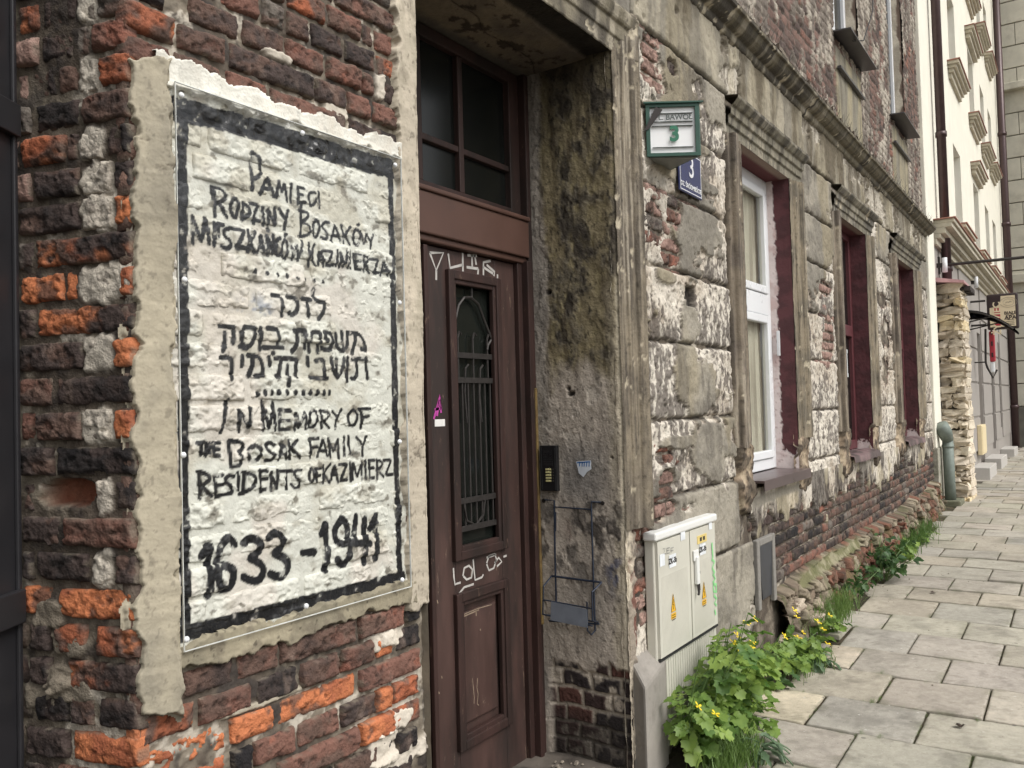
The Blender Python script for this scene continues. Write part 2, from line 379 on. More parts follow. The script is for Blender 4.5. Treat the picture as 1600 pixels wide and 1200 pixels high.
STROKES += fr_(440, 260, 6, 10.3, """100,165 105,330;160,190 170,345;165,195 215,205;165,262 205,264;170,340 235,335;210,345 200,380;325,245 265,240 260,290 290,370 330,350 335,300;355,235 370,385;
60,410 40,500 40,590;195,400 200,520 190,650;180,410 250,420 265,470 205,520 275,560 285,620 230,650 175,655;330,500 305,550 315,650 345,665 370,600 360,520 330,500;
455,525 410,515 385,560 435,620 450,670 415,685 385,660;480,700 510,540 570,700;490,645 550,650;575,550 600,720;655,565 600,640 660,730;710,585 680,630 695,735 735,740 750,660 740,605 710,585;725,548 742,540;
755,610 790,730 812,625 850,705 880,635;855,705 848,765;30,680 5,720 10,840 45,870 60,800 50,700 30,680;40,655 52,632;85,690 110,880 135,720 165,890 190,700;255,720 265,930;325,730 265,820 330,930;
355,920 372,790 410,930;365,875 400,875;385,790 475,800 430,930 500,920;515,790 525,930;555,940 545,800 590,950 610,790 635,950;655,790 665,950;690,820 710,960;690,820 740,830;700,885 740,890;710,960 755,965;
765,840 785,985;765,840 820,870 780,910 835,1000;835,870 910,875 870,1000 925,992;940,1020 960,890 1010,1020;945,975 1000,980;55,1024 56,1032;145,1048 150,1052;230,1052 230,1062;317,1062 317,1070;400,1075 412,1084""")
STROKES += fr_(330, 430, 6.154, 15, """590,190 680,200 690,300 695,385;740,205 840,215 850,330 800,385 765,360;885,225 960,230;935,235 930,320 950,390;1000,130 985,200 1030,255 1100,260 1095,350 1050,420;
95,490 235,495 228,650;150,550 145,650 120,730;325,500 430,505 425,640 350,700 290,685;325,500 297,560 310,650 345,700;480,505 490,610 480,715;540,510 650,515 660,690;520,695 710,695;805,535 900,530 915,700;835,540 850,620 830,700 795,730;
955,730 950,650 960,540 1045,550 1040,735;1085,550 1150,550 1180,650 1150,730 1080,700;1090,555 1095,625 1120,630;1210,560 1220,700 1280,740 1325,680 1325,550;1270,540 1280,720;1345,555 1430,555 1490,640 1500,725 1462,710;1395,560 1400,650 1365,750;
100,790 205,790 215,880 195,1000;310,775 308,870;365,770 480,775 520,900 510,965 430,970;405,780 420,860 375,965;570,790 580,860;605,752 620,742;630,800 700,795 680,870 670,975 640,975;720,800 845,805 830,880 830,970;755,870 750,1060;
940,790 945,870;1020,820 1095,815 1110,980;960,985 1130,990;1165,800 1180,900 1225,990 1275,930 1285,800;1215,810 1225,960;1320,795 1320,1015;1370,810 1500,800 1515,990;1405,830 1425,920 1405,995 1365,990;
450,1140 455,1150;525,1120 525,1140;585,1120 585,1140;650,1122 650,1138;735,1120 735,1140;815,1122 815,1138;892,1120 892,1140;960,1120 960,1140;1025,1120 1025,1140;1090,1118 1090,1138;1152,1118 1152,1140""")
STROKES += fr_(300, 610, 6.667, 13.5, """375,100 330,220 335,380 310,440;510,430 480,190 605,400 605,180;755,410 740,110;740,110 820,410 865,110 890,410;930,200 935,415;930,200 1030,210;935,315 1020,315;935,410 1030,405;
70,550 150,540;110,550 105,665;165,550 155,680;205,550 190,650;165,610 200,610;240,545 240,680;240,545 300,545;240,610 290,610;240,680 295,680;
400,530 415,660 420,800;408,525 540,540 550,600 490,650 530,700 520,790 425,800;660,570 590,620 610,730 680,740 730,680 720,600 660,570;870,570 820,535 770,570 800,630 870,670 850,730 780,730;920,720 945,530 1005,710;930,655 990,655;
85,860 105,1120;70,850 180,870 205,930 110,1000 220,1100;240,890 260,1110;240,890 330,885;250,995 340,985;260,1110 335,1090;450,895 380,890 350,940 430,1010 440,1070 350,1090;500,895 510,1040;490,860 492,866;
555,850 560,1060;545,850 640,870 675,930 640,1030 520,1085;710,840 725,1050;705,835 785,840;720,930 790,920;725,1050 780,1030;840,1040 825,840 900,1040 900,840;930,840 1060,835;995,840 1000,1030""")
STROKES += fr_(450, 610, 6.667, 12, """85,410 85,220 125,400 180,220 205,400;260,205 225,260 235,385 290,380 320,300 300,210 260,205;355,220 365,390;350,210 430,220 445,270 380,320 440,390;475,220 520,270;570,200 515,290 505,395;
690,200 640,250 645,350 690,380 745,320 735,230 690,200;760,195 790,290 775,390;750,195 860,190;780,280 850,270;15,520 40,715;110,520 35,600 140,700;240,505 250,700;230,505 330,500;245,600 320,590;330,690 375,500 425,680;345,630 410,625;
430,500 460,700;430,500 490,640 535,500 545,710;600,490 605,680;650,480 660,670 740,655;735,490 780,560;825,480 795,580 795,680;145,830 90,830 65,880 140,950 140,1000 90,1025 55,980;250,810 220,880 240,960 275,940 280,840 250,810;
305,815 300,950;300,815 355,810;300,890 345,885;380,780 380,965;460,770 385,870 455,960;470,930 500,770 540,950;480,885 530,880;545,775 630,770 560,945 630,930;660,755 670,945;690,930 692,750 740,910 785,740 790,925;820,735 828,920;
860,730 870,910;855,730 915,725;865,815 910,810;870,910 915,905;940,725 945,915;935,725 990,740 995,790 945,830 1010,895;1010,730 1090,725 1030,880 1105,875""")
STROKES += fr_(270, 770, 4.324, 17, """195,430 250,350 245,480 250,690;425,350 400,300 350,320 315,400 305,490 300,600 340,660 400,640 425,580 420,510 330,490;490,340 530,300 600,330 600,400 530,445 610,480 630,550 580,610 490,570;
650,300 690,265 750,300 750,370 690,410 780,440 800,510 750,580 670,550;890,405 965,405;1015,280 1045,210 1045,350 1050,430 1035,520;1150,175 1105,240 1105,320 1150,355 1190,320 1190,220 1150,175;1190,320 1195,440 1150,500 1110,450;
1250,160 1232,310 1222,340 1330,345;1305,180 1300,470;1345,240 1380,145 1380,440""")
def px_(pts, hw): return (np.array([fc(*p)[[0, 2]] for p in pts]), hw*.0019)
STROKES += [px_([(286, 180), (287, 420), (289, 700), (290, 992)], 6.5), px_([(280, 170), (390, 199), (505, 233), (617, 266)], 13), px_([(612, 262), (617, 480), (621, 700), (627, 902)], 6),
            px_([(285, 991), (400, 963), (520, 932), (629, 903)], 9)]
SIMP = []
for P, w in STROKES:
    P = soften(list(P))
    for i in range(len(P)-1): SIMP.append((P[i], P[i+1], w))
def paint(U, V):
    wv = .0009*fbm(U*60, V*60, 5, 3); Uw = U+wv; Vw = V+.0009*fbm(U*60+9, V*60, 6, 3)
    d = np.full(U.shape, 1.)
    u0, u1, v0, v1 = U.min(), U.max(), V.min(), V.max()
    wn_ = 1.08+.12*fbm(U*40, V*40, 8, 2)
    for a, b, w in SIMP:
        m = w*2+.004
        if max(a[0], b[0])+m < u0 or min(a[0], b[0])-m > u1 or max(a[1], b[1])+m < v0 or min(a[1], b[1])-m > v1: continue
        ab = b-a; l2 = ab@ab+1e-9; t = np.clip(((Uw-a[0])*ab[0]+(Vw-a[1])*ab[1])/l2, 0, 1)
        dd = np.hypot(Uw-a[0]-t*ab[0], Vw-a[1]-t*ab[1])-w*wn_; d = np.minimum(d, dd)
    return d
PX0, PX1, PZ0, PZ1 = 1.098, 1.828, 1.058, 2.275
def poster_paint(U, V, h, col, ro, d):
    n1 = fbm(U*9, V*9, 21, 4); n2 = fbm(U*50, V*50, 22, 3); n3 = fbm(U*28, V*40, 23, 4)
    white = mix(C_(232, 231, 219), C_(214, 209, 192), ss(-.1, .6, n1)); white = mix(white, C_(232, 220, 208), ss(.2, .7, fbm(U*6, V*5, 24, 3))*.6)
    white = mix(white, C_(150, 140, 120), ss(.3, .75, n3)*.42)
    white = mix(white, C_(110, 104, 92), ss(.52, .7, n3*.7+n2*.45)*.7)
    bl = np.exp(-(((U-1.33)/.06)**2+((V-1.79)/.04)**2)); white = mix(white, C_(120, 134, 160), bl*ss(0, .5, n3)*.8)
    if d is not None: white = mix(white, C_(150, 142, 122), ss(.008, .0, d)*.5*ss(-.4, .4, n1))
    pd = paint(U, V); dry = .75+.25*ss(-.6, -.1, -n2)
    ink = mix(C_(18, 18, 21), C_(44, 44, 48), ss(0, .7, n2)); m = ss(.0009, -.0009, pd)*np.where(n2 > .85, .4, np.minimum(1, dry+.2))
    return h, mix(white, ink, m), np.where(m > .5, .55, .8)

# ---- facade left of the door: courses of bricks
ZK0, DZ = .602, .0702
HAND = {
 5: [(1.0, 1.108, 'B'), (1.115, 1.247, 'B'), (1.251, 1.370, 'R'), (1.373, 1.625, 'B'), (1.64, 1.82, 'R'), (1.825, 1.89, 'K')],
 4: [(1.0, 1.145, 'M'), (1.152, 1.293, 'R'), (1.303, 1.432, 'D'), (1.438, 1.567, 'B'), (1.574, 1.698, 'R'), (1.705, 1.773, 'O'), (1.785, 1.89, 'K')],
 3: [(.985, 1.225, 'O'), (1.230, 1.356, 'O'), (1.361, 1.628, 'O'), (1.640, 1.889, 'R')],
 2: [(.985, 1.225, 'O'), (1.232, 1.288, 'K'), (1.295, 1.418, 'R'), (1.426, 1.566, 'R'), (1.572, 1.698, 'D'), (1.703, 1.762, 'O'), (1.769, 1.882, 'X')],  # the narrow near-black brick stands in for the shade of a hole
 1: [(.985, 1.20, 'G'), (1.21, 1.35, 'D'), (1.36, 1.632, 'R'), (1.638, 1.768, 'O'), (1.773, 1.885, 'X')],
 0: [(.985, 1.12, 'D'), (1.13, 1.38, 'D'), (1.39, 1.54, 'K'), (1.55, 1.70, 'B'), (1.71, 1.76, 'K'), (1.775, 1.86, 'K')],
 25: [(.985, 1.122, 'M'), (1.127, 1.255, 'B'), (1.262, 1.526, 'D'), (1.531, 1.636, 'B'), (1.642, 1.733, 'R'), (1.737, 1.84, 'R')],
 26: [(.985, 1.10, 'D'), (1.157, 1.293, 'B'), (1.302, 1.426, 'B'), (1.433, 1.561, 'R'), (1.568, 1.692, 'R'), (1.698, 1.744, 'R'), (1.785, 1.84, 'D')],
 27: [(1.05, 1.11, 'W'), (1.115, 1.235, 'B'), (1.24, 1.353, 'R'), (1.36, 1.43, 'G'), (1.436, 1.511, 'B'), (1.517, 1.63, 'D'), (1.637, 1.755, 'D'), (1.762, 1.84, 'X')],
 28: [(1.0, 1.16, 'B'), (1.17, 1.43, 'R'), (1.44, 1.57, 'M'), (1.577, 1.70, 'R'), (1.706, 1.752, 'B'), (1.758, 1.835, 'R')],
 29: [(1.0, 1.2, 'D'), (1.21, 1.45, 'B'), (1.46, 1.6, 'G'), (1.61, 1.84, 'B')],
 30: [(1.0, 1.13, 'D'), (1.14, 1.38, 'B'), (1.39, 1.52, 'B'), (1.53, 1.66, 'D'), (1.67, 1.84, 'G')]}
rngB = random.Random(11)
far_bricks = []
def auto_row(k, x0, x1):
    out = []; x = x0-rngB.uniform(.02, .1) if k % 2 else x0-rngB.uniform(.1, .2)
    while x < x1-.03:
        w = rngB.choice([.128, .262, .262]); a, b = max(x, x0), min(x+w, x1)
        if b-a > .03: out.append((a, b-.009, rngB.choice('DBBDR')))
        x += w+.003
    return out
seed = 100
for k in range(-8, 44):
    z0, z1 = ZK0+DZ*k, ZK0+DZ*(k+1)-.008
    inP = PZ0-.03 < (z0+z1)/2 < PZ1+.02
    if inP:
        row = auto_row(k, 1.085, 1.83)
        for (a, b, t) in row:
            seed += 1
            brick(FA, a, b, z0, z1+.002, 'W', seed, HOUSE, res=.0030, mat=M_PAINTB, prot=rngB.uniform(-.005, .001), rough_h=.0042, extra=poster_paint, edge=.006, wob=.0025, amp=.0046, gap=0)
        # plain brick ends beyond the painted field are under the plaster surround
        far_bricks.append((.998, 1.08, z0, z1, 'B', seed+5000, {}))
        far_bricks.append((1.836, 1.9, z0, z1, 'B', seed+6000, {}))
        continue
    row = HAND.get(k) or auto_row(k, .985, 1.85)
    vis = -1 <= k <= 29
    for (a, b, t) in row:
        seed += 1; kw = dict(prot=rngB.uniform(-.003, .006), rough_h=.0044, edge=.0042)
        if k in (3, 2) and a < 1.0: kw.update(prot=-.01, rough_h=.014)
        if k == 1 and a < 1.3: kw.update(prot=-.022, rough_h=.01)
        if t == 'W': kw.update(rough_h=.008)
        if vis: brick(FA, max(a, .996), b, z0, z1, t, seed, HOUSE, res=.0045, name='mortar_patch' if t == 'W' else 'brick', **kw)
        else: far_bricks.append((a, b, z0, z1, t, seed, kw))
bricks_joined('brickwork', FA, far_bricks, HOUSE, M_BRICK, .02)

def mortar_fn(base=-.013, zofs=0., bright=.0, seedm=50, holes=None):
    def fn(U, V):
        n1 = fbm(U*9, V*9, seedm, 4); n2 = fbm(U*60, V*60, seedm+1, 4); n3 = fbm(U*25, V*25, seedm+2, 3)
        h = base+.005*n1+.004*n3+.0022*n2
        col = mix(c_mort, C_(96, 86, 76), ss(-.2, .5, n1)); col = mix(col, c_soot, ss(.1, .6, n3)*.7); col = mix(col, c_lime, ss(.25, .6, -n1+.4*n2+bright)*.7)
        inp = (U > PX0-.02) & (U < PX1+.02) & (V > PZ0-.02) & (V < PZ1+.02)
        if inp.any() and fn.poster:
            hp, cp, rp = poster_paint(U, V, h, col, None, None)
            col = np.where(inp[..., None], cp*.93, col); h = np.where(inp, -.0062+.002*n3+.0012*n2, h)
        if fn.lumps:
            for (uc, vc, ru, rv, hh, cc) in fn.lumps:
                s = 1-(np.abs((U-uc)/ru)**4+np.abs((V-vc)/rv)**4)**.25+.16*n3+.12*n2; a = ss(0, .25, s); h = h+a*hh; col = mix(col, cc, a*.85)
        return h, col, np.full(U.shape, .93), None
    fn.poster = False; fn.lumps = []; return fn
mf = mortar_fn(); mf.poster = True
mf.lumps = [(1.77, .94, .05, .03, .012, c_lime), (1.74, .93, .05, .03, .01, c_lime), (1.72, .64, .06, .05, .012, c_lime), (1.76, .70, .1, .025, .012, c_lime), (1.79, .60, .12, .03, .012, c_lime),
            (1.765, 2.46, .02, .04, .013, c_lime), (1.40, 2.43, .05, .012, .012, c_lime), (1.60, 2.35, .05, .02, .01, c_lime), (1.25, 2.6, .1, .01, .013, c_lime), (1.33, .885, .15, .008, .008, c_plas)]
grid('mortar_bed', FA, np.arange(1.004, 1.906, .0034), np.arange(.5, 2.86, .0034), mf, M_PAINTB, HOUSE, 'structure')
grid('mortar_bed', FA, np.arange(1.004, 1.906, .03), np.append(np.arange(-.05, .5, .03), .5), mortar_fn(), M_MORT, HOUSE, 'structure')
grid('mortar_bed', FA, np.arange(1.004, 1.906, .03), np.arange(2.86, 3.7, .03), mortar_fn(), M_MORT, HOUSE, 'structure')

# ---- plaster surround of the painted panel
def trowel(c1, c2, h0, sdf, amp=1., seedp=70, dirt=.5, crack=True, ragged=.012):
    def fn(U, V):
        n1 = fbm(U*7, V*3.5, seedp, 4); n2 = fbm(U*40, V*22, seedp+1, 4); n3 = fbm(U*16, V*16, seedp+2, 4); n4 = fbm(U*90, V*70, seedp+3, 3)
        s0 = sdf(U, V); s = s0+ragged*(n3*.9+n2*.38+n4*.2)+ragged*1.2*np.minimum(fbm(U*13, V*13, seedp+6, 3), .1); s2 = s+.004+.012*fbm(U*17, V*17, seedp+7, 3); a = .7*ss(-.0015, .0015, s)+.3*ss(-.001, .001, s2); lip = np.exp(-((s-.006)/.006)**2)
        ridge = np.exp(-(np.abs(n3)/.035)**2)*ss(.0, .5, n1)
        h = -.022+(h0+.022)*a+amp*(.003*n1+.0016*n3+.0007*n2+.0016*ridge)*a+.0012*lip*a
        col = mix(c1, c2, ss(-.3, .7, n1+.3*n2)); col = mix(col, C_(120, 110, 96), ss(.35, .8, n3*.8+n2*.4)*dirt*.6); col = mix(col, C_(60, 52, 46), ss(.62, .8, n4)*dirt*.7)
        cr = np.exp(-(np.abs(fbm(U*8, V*16, seedp+9, 3))/.012)**2)*ss(.1, .5, fbm(U*5, V*5, seedp+8, 2))
        if crack: h = h-.002*cr*a; col = mix(col, C_(92, 82, 70), cr*.7)
        sc = fbm(U*6, V*55, seedp+12, 3); h = h+.0008*sc*a; col = col*(1-.10*ss(.1, .6, sc))[..., None]*(1-.14*ss(0, .6, fbm(U*3, V*2.2, seedp+13, 3)))[..., None]
        return h, col, np.full(U.shape, .88), np.maximum(s, s2) > -.006
    return fn
def band(u0, u1, v0, v1): return lambda U, V: np.minimum(np.minimum(U-u0, u1-U), np.minimum(V-v0, v1-V))
ST = Frame((.992, .000, 0), np.array([.0955, -.028, 0])/np.hypot(.0955, .028), np.array([-.028, -.0955, 0])/np.hypot(.0955, .028))
grid('plaster_surround', ST, np.arange(-.03, .106, .003), np.arange(.86, 2.40, .0035),
     trowel(C_(190, 180, 158), C_(168, 160, 142), .004, lambda U, V: np.minimum(np.minimum(U-.018-.008*fbm(V*30, V*3, 3, 4)-.006*fbm(V*5, V*3, 4, 2), .103-U+0*V), np.minimum(V-.945+.25*(U-.05), 2.300-V+.3*(U-.05))), ragged=.010, dirt=.45), M_PLAS, HOUSE)
grid('plaster_surround', FA, np.arange(1.06, 1.84, .0035), np.arange(2.25, 2.37, .003),
     trowel(C_(255, 252, 240), C_(246, 238, 222), .014, lambda U, V: np.minimum(V-2.262, 2.318-V+.007*fbm(U*30, U*3, 9, 4))+0*U, dirt=.3), M_PAINTB, HOUSE)
grid('plaster_surround', FA, np.arange(1.80, 1.912, .003), np.arange(.93, 3.62, .0042),
     trowel(C_(212, 200, 180), C_(190, 180, 160), .013, lambda U, V: np.minimum(U-1.829-.012*fbm(V*12, V*2, 31, 4)*ss(2.27, 2.33, V)-.003*ss(2.3, 2.35, V), V-.985-.1*(1.9-U)), dirt=.6, seedp=75), M_PLAS, HOUSE)
grid('plaster_surround', FA, np.arange(1.06, 1.86, .0035), np.arange(.95, 1.085, .003),
     trowel(C_(176, 166, 142), C_(150, 142, 122), .010, lambda U, V: np.minimum(1.078-V, V-1.005-.022*fbm(U*9, U*2, 37, 3))+0*U, dirt=.9, seedp=81), M_PLAS, HOUSE)
grid('jamb', Frame((1.905, -.012, 0), (0, 1, 0), (1, 0, 0)), np.arange(0, .50, .02), np.arange(-.02, 3.1, .03), trowel(C_(150, 140, 124), C_(120, 112, 100), .0, lambda U, V: U*0+1), M_PLAS, HOUSE)

# ---- corner wall on the left
ROWS_L = { -2: [(36, 80, 'D'), (85, 146, 'B'), (151, 228, 'O')], -1: [(36, 104, 'D'), (107, 228, 'O')],
 0: [(50, 103, 'K'), (106, 142, 'D'), (148, 232, 'D')], 1: [(44, 76, 'B'), (97, 230, 'M')], 2: [(46, 76, 'D'), (79, 131, 'M'), (147, 226, 'M')],
 3: [(32, 81, 'O'), (89, 222, 'O')], 4: [(34, 50, 'D'), (54, 136, 'D'), (142, 172, 'W'), (176, 220, 'D')], 5: [(32, 91, 'D'), (94, 214, 'R')],
 6: [(29, 47, 'D'), (146, 172, 'W'), (176, 216, 'D')], 7: [(30, 80, 'D'), (83, 194, 'K')], 8: [(28, 49, 'R'), (53, 125, 'B'), (126, 172, 'W'), (174, 214, 'O')],
 9: [(27, 80, 'B'), (83, 205, 'D')], 10: [(27, 128, 'D'), (130, 173, 'W'), (176, 210, 'O')], 11: [(27, 52, 'D'), (55, 212, 'O')],
 12: [(28, 96, 'O'), (98, 121, 'O'), (123, 181, 'W'), (184, 208, 'O')], 13: [(24, 49, 'G'), (52, 211, 'M')], 14: [(24, 122, 'D'), (124, 172, 'W'), (175, 207, 'O')],
 15: [(22, 46, 'P'), (52, 122, 'D'), (124, 170, 'W'), (172, 208, 'D')], 16: [(20, 28, 'P'), (30, 99, 'M'), (101, 118, 'D'), (121, 158, 'W'), (161, 183, 'B'), (186, 210, 'D')],
 17: [(20, 44, 'G'), (50, 120, 'D'), (124, 196, 'B')], 18: [(20, 40, 'P'), (45, 85, 'D'), (87, 117, 'B'), (119, 149, 'W'), (152, 190, 'M')],
 19: [(22, 57, 'P'), (60, 112, 'D'), (115, 138, 'G'), (141, 184, 'R')], 20: [(24, 60, 'M'), (62, 96, 'D'), (98, 118, 'D'), (120, 145, 'W'), (147, 186, 'G')], 21: [(22, 90, 'D'), (94, 186, 'D')]}
YM = {k: 1094-52.3*k for k in range(-6, 25)}
farL = []; WL = []
for k in range(-13, 40):
    z0 = .92+.0735*k; z1 = z0+.0735-.009
    if k in ROWS_L:
        for (a, b, t) in ROWS_L[k]:
            seed += 1; s0 = on_left(b, YM[k])[0]; s1 = on_left(a, YM[k])[0]
            if s0 < .04: s0 = -.004
            kw = dict(prot=rngB.uniform(-.004, .006), rough_h=.0046, edge=.0045)
            if t == 'W': kw.update(prot=-.003, rough_h=.007, edge=.004, amp=.004); WL.append(((s0+s1)/2, (z0+z1)/2, (s1-s0)*.60, .042, .006, c_lime*.92))
            brick(FL, s0, s1, z0-(.004 if t == 'W' else 0), z1+(.004 if t == 'W' else 0), t, seed, HOUSE, res=.0045, name='mortar_patch' if t == 'W' else 'brick', grad=(k in (11, 13, 1)), **kw)
        s1 = on_left(ROWS_L[k][0][0], YM[k])[0]+.008
        farL.append((s1, s1+.26, z0, z1, 'D', seed+900, {}))
    else:
        x = -.01 if k % 2 else -.01
        for w in ([.13, .26, .26] if k % 2 else [.26, .26, .13]): farL.append((x, x+w-.009, z0, z1, 'D', seed+k+77, {})); x += w
bricks_joined('brickwork', FL, farL, HOUSE, M_BRICK, .02)
ml = mortar_fn(base=-.012, seedm=60, bright=-.05)
c_hole = mix(c_org2, c_brown, .35)
ml.lumps = [(s, z, .05, .03, .010, c_mort) for s, z in (on_left(100, 1005), on_left(110, 1080), on_left(85, 1060), on_left(60, 1090), on_left(70, 960))]
ml.lumps += WL
sH, zH = on_left(102, 770)
ml.lumps += [(sH, zH, .085, .03, -.05, c_hole)]
grid('mortar_bed', FL, np.arange(.002, .56, .0045), np.arange(.5, 2.62, .0045), ml, M_MORT, HOUSE, 'structure')
grid('mortar_bed', FL, np.arange(.002, .7, .03), np.append(np.arange(-.05, .5, .03), .5), mortar_fn(), M_MORT, HOUSE, 'structure')
grid('mortar_bed', FL, np.arange(.002, .7, .03), np.arange(2.62, 3.7, .03), mortar_fn(), M_MORT, HOUSE, 'structure')

# ================================================================== DOORWAY
# soffit, reveal, architrave
def reveal_fn(U, V):                                  # U = depth into the wall, V = height
    n1 = fbm(U*5, V*2.2, 120, 5); n2 = fbm(U*34, V*20, 121, 4); n3 = fbm(U*14, V*9, 122, 4); n4 = fbm(U*90, V*60, 123, 3)
    cem = mix(C_(192, 180, 166), C_(160, 151, 141), ss(-.4, .6, n1)); cem = mix(cem, C_(214, 204, 190), ss(.25, .7, n3)*.5)
    must = mix(C_(146, 134, 106), C_(122, 114, 98), ss(-.3, .5, n3)); must = mix(must, C_(74, 68, 60), ss(.05, .75, n3*.35+n2*.6+n4*.4)*.8); must = mix(must, C_(158, 146, 112), ss(.25, .8, -n2-.4*n4)*.8); must = mix(must, C_(78, 70, 64), ss(.35, .8, n1*.5+n3*.6)*.5)
    must = mix(must, C_(96, 84, 66), ss(.3, .6, fbm(U*30, V*3, 127, 4))*.6)
    top = ss(1.56, 1.70, V+.16*n1+.05*n3)*ss(.375, .33, U+.05*n1+.02*n2)
    col = mix(cem, must, top)
    outer = ss(.07, .03, U+.02*n3)*ss(2.2, 1.9, V); col = mix(col, C_(196, 184, 160), outer*.6)
    # dark lichen bands and scraped patches around the intercom and wire rack
    blot = ss(.05, .45, n3*.7+n2*.5)*np.exp(-((V-1.02)/.26)**2); col = mix(col, C_(76, 70, 66), blot*.9)
    blot2 = ss(.0, .5, n2*.6-n3*.5)*np.exp(-((V-1.0)/.20)**2); col = mix(col, C_(196, 184, 170), blot2*.7)
    col = mix(col, C_(112, 66, 60), ss(.25, .6, -n3+.3*n2)*np.exp(-(((V-1.02)/.10)**2+((U-.17)/.10)**2))*.6)
    col = mix(col, C_(66, 80, 120), ss(.15, .5, n2)*np.exp(-(((V-.86)/.08)**2+((U-.05)/.04)**2))*.7)
    grey = np.exp(-(((V-1.27)/.13)**4+((U-.19)/.12)**4)); col = mix(col, C_(118, 116, 114), grey*.65)
    col = mix(col, C_(66, 60, 54), ss(.4, .75, n1*-.5+n3)*top*.7)
    # upper corner: occlusion shade under the soffit painted into the colour
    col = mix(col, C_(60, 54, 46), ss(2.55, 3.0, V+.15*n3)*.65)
    # inner strip: newer grey cement by the door frame
    strip = ss(.33, .37, U+.025*n1); col = mix(col, C_(150, 143, 134), strip*.8*ss(.9, 1.3, V))
    h = .003*n1+.0035*n3+.0016*n2+.003*top*(n2*.5-.6)
    flake = ss(.30, .33, n3*.8+n1*.3); h = h-.0035*flake; 
    # bottom: plaster lost, bricks bare
    bare = ss(.02, .05, .50-V+.05*n1+.05*n3-.25*np.maximum(U-.30, 0))*ss(.40, .36, U); h = h-.014*bare
    Vw = V+.012*n1+.006*n3; kz = (Vw+.03)/.0735; row = np.floor(kz); jz = np.minimum(kz-row, 1-(kz-row)); ux = (U+.02*n1+.008*n3+.065*(row % 2)+.05*vn(row*3.3, row*0, 6))/.135; jx = np.minimum(ux-np.floor(ux), 1-(ux-np.floor(ux)))*1.8
    j = ss(.05, .13, np.minimum(jz, jx)); bc = mix(C_(52, 46, 46), C_(92, 62, 54), ss(.2, .8, vn(row*3.1, np.floor(ux)*5.7, 4)))
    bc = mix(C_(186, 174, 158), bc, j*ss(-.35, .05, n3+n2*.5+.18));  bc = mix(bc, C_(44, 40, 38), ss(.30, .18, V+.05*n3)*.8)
    h = h+bare*(.010*j-.004); col = mix(col, bc, bare)
    edge_w = ss(.018, .002, U+.006*n3)*ss(.55, .65, V)*ss(2.2, 2.0, V+.4*n3); col = mix(col, C_(214, 202, 178), edge_w*.8)
    col = col*(1-.5*ss(.6, .75, n4)[..., None])
    for (uc, vc, r) in ((.05, 1.335, .006), (.352-.02, 2.06, .02), (.24, 1.61, .022), (.25, 1.63, .014)):
        q = ss(r, r*.5, np.hypot((U-uc)*1., (V-vc)*1.4)+.012*n2*.6); h = h-.02*q; col = mix(col, C_(40, 34, 30), q*.9)
    # door leaf corner rounding at the street edge
    h = h-.010*np.exp(-(np.maximum(U,0)/.008)**1.5)
    return h, col, np.full(U.shape, .9), None
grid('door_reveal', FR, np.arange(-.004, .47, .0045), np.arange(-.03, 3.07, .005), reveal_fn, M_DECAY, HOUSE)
def soffit_fn(U, V):
    n1 = fbm(U*3, V*5, 140, 4); n3 = fbm(U*14, V*16, 141, 4); n2 = fbm(U*40, V*40, 142, 3)
    col = mix(C_(142, 128, 108), C_(112, 102, 90), ss(-.4, .6, n1)); col = mix(col, C_(70, 58, 48), ss(.34, .5, n3*.8+n2*.3)*.9)
    edge = ss(.38, .43, V+.02*n3); col = mix(col, C_(104, 98, 90), edge)
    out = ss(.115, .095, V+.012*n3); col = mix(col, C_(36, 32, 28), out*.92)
    ck = np.exp(-(np.abs(V-.28-.05*fbm(U*3, U, 9, 2)-.1*(U-2.5))/.003)**2); col = mix(col, C_(48, 40, 34), ck*.9)
    return .003*n1+.003*n3-.012*out-.004*ck, col, np.full(U.shape, .9), None
SF = Frame((0, 0, 3.045), (1, 0, 0), (0, 0, -1), (0, 1, 0))
grid('door_soffit', SF, np.arange(1.9, 3.21, .008), np.arange(.0, .47, .006), soffit_fn, M_DECAY, HOUSE)

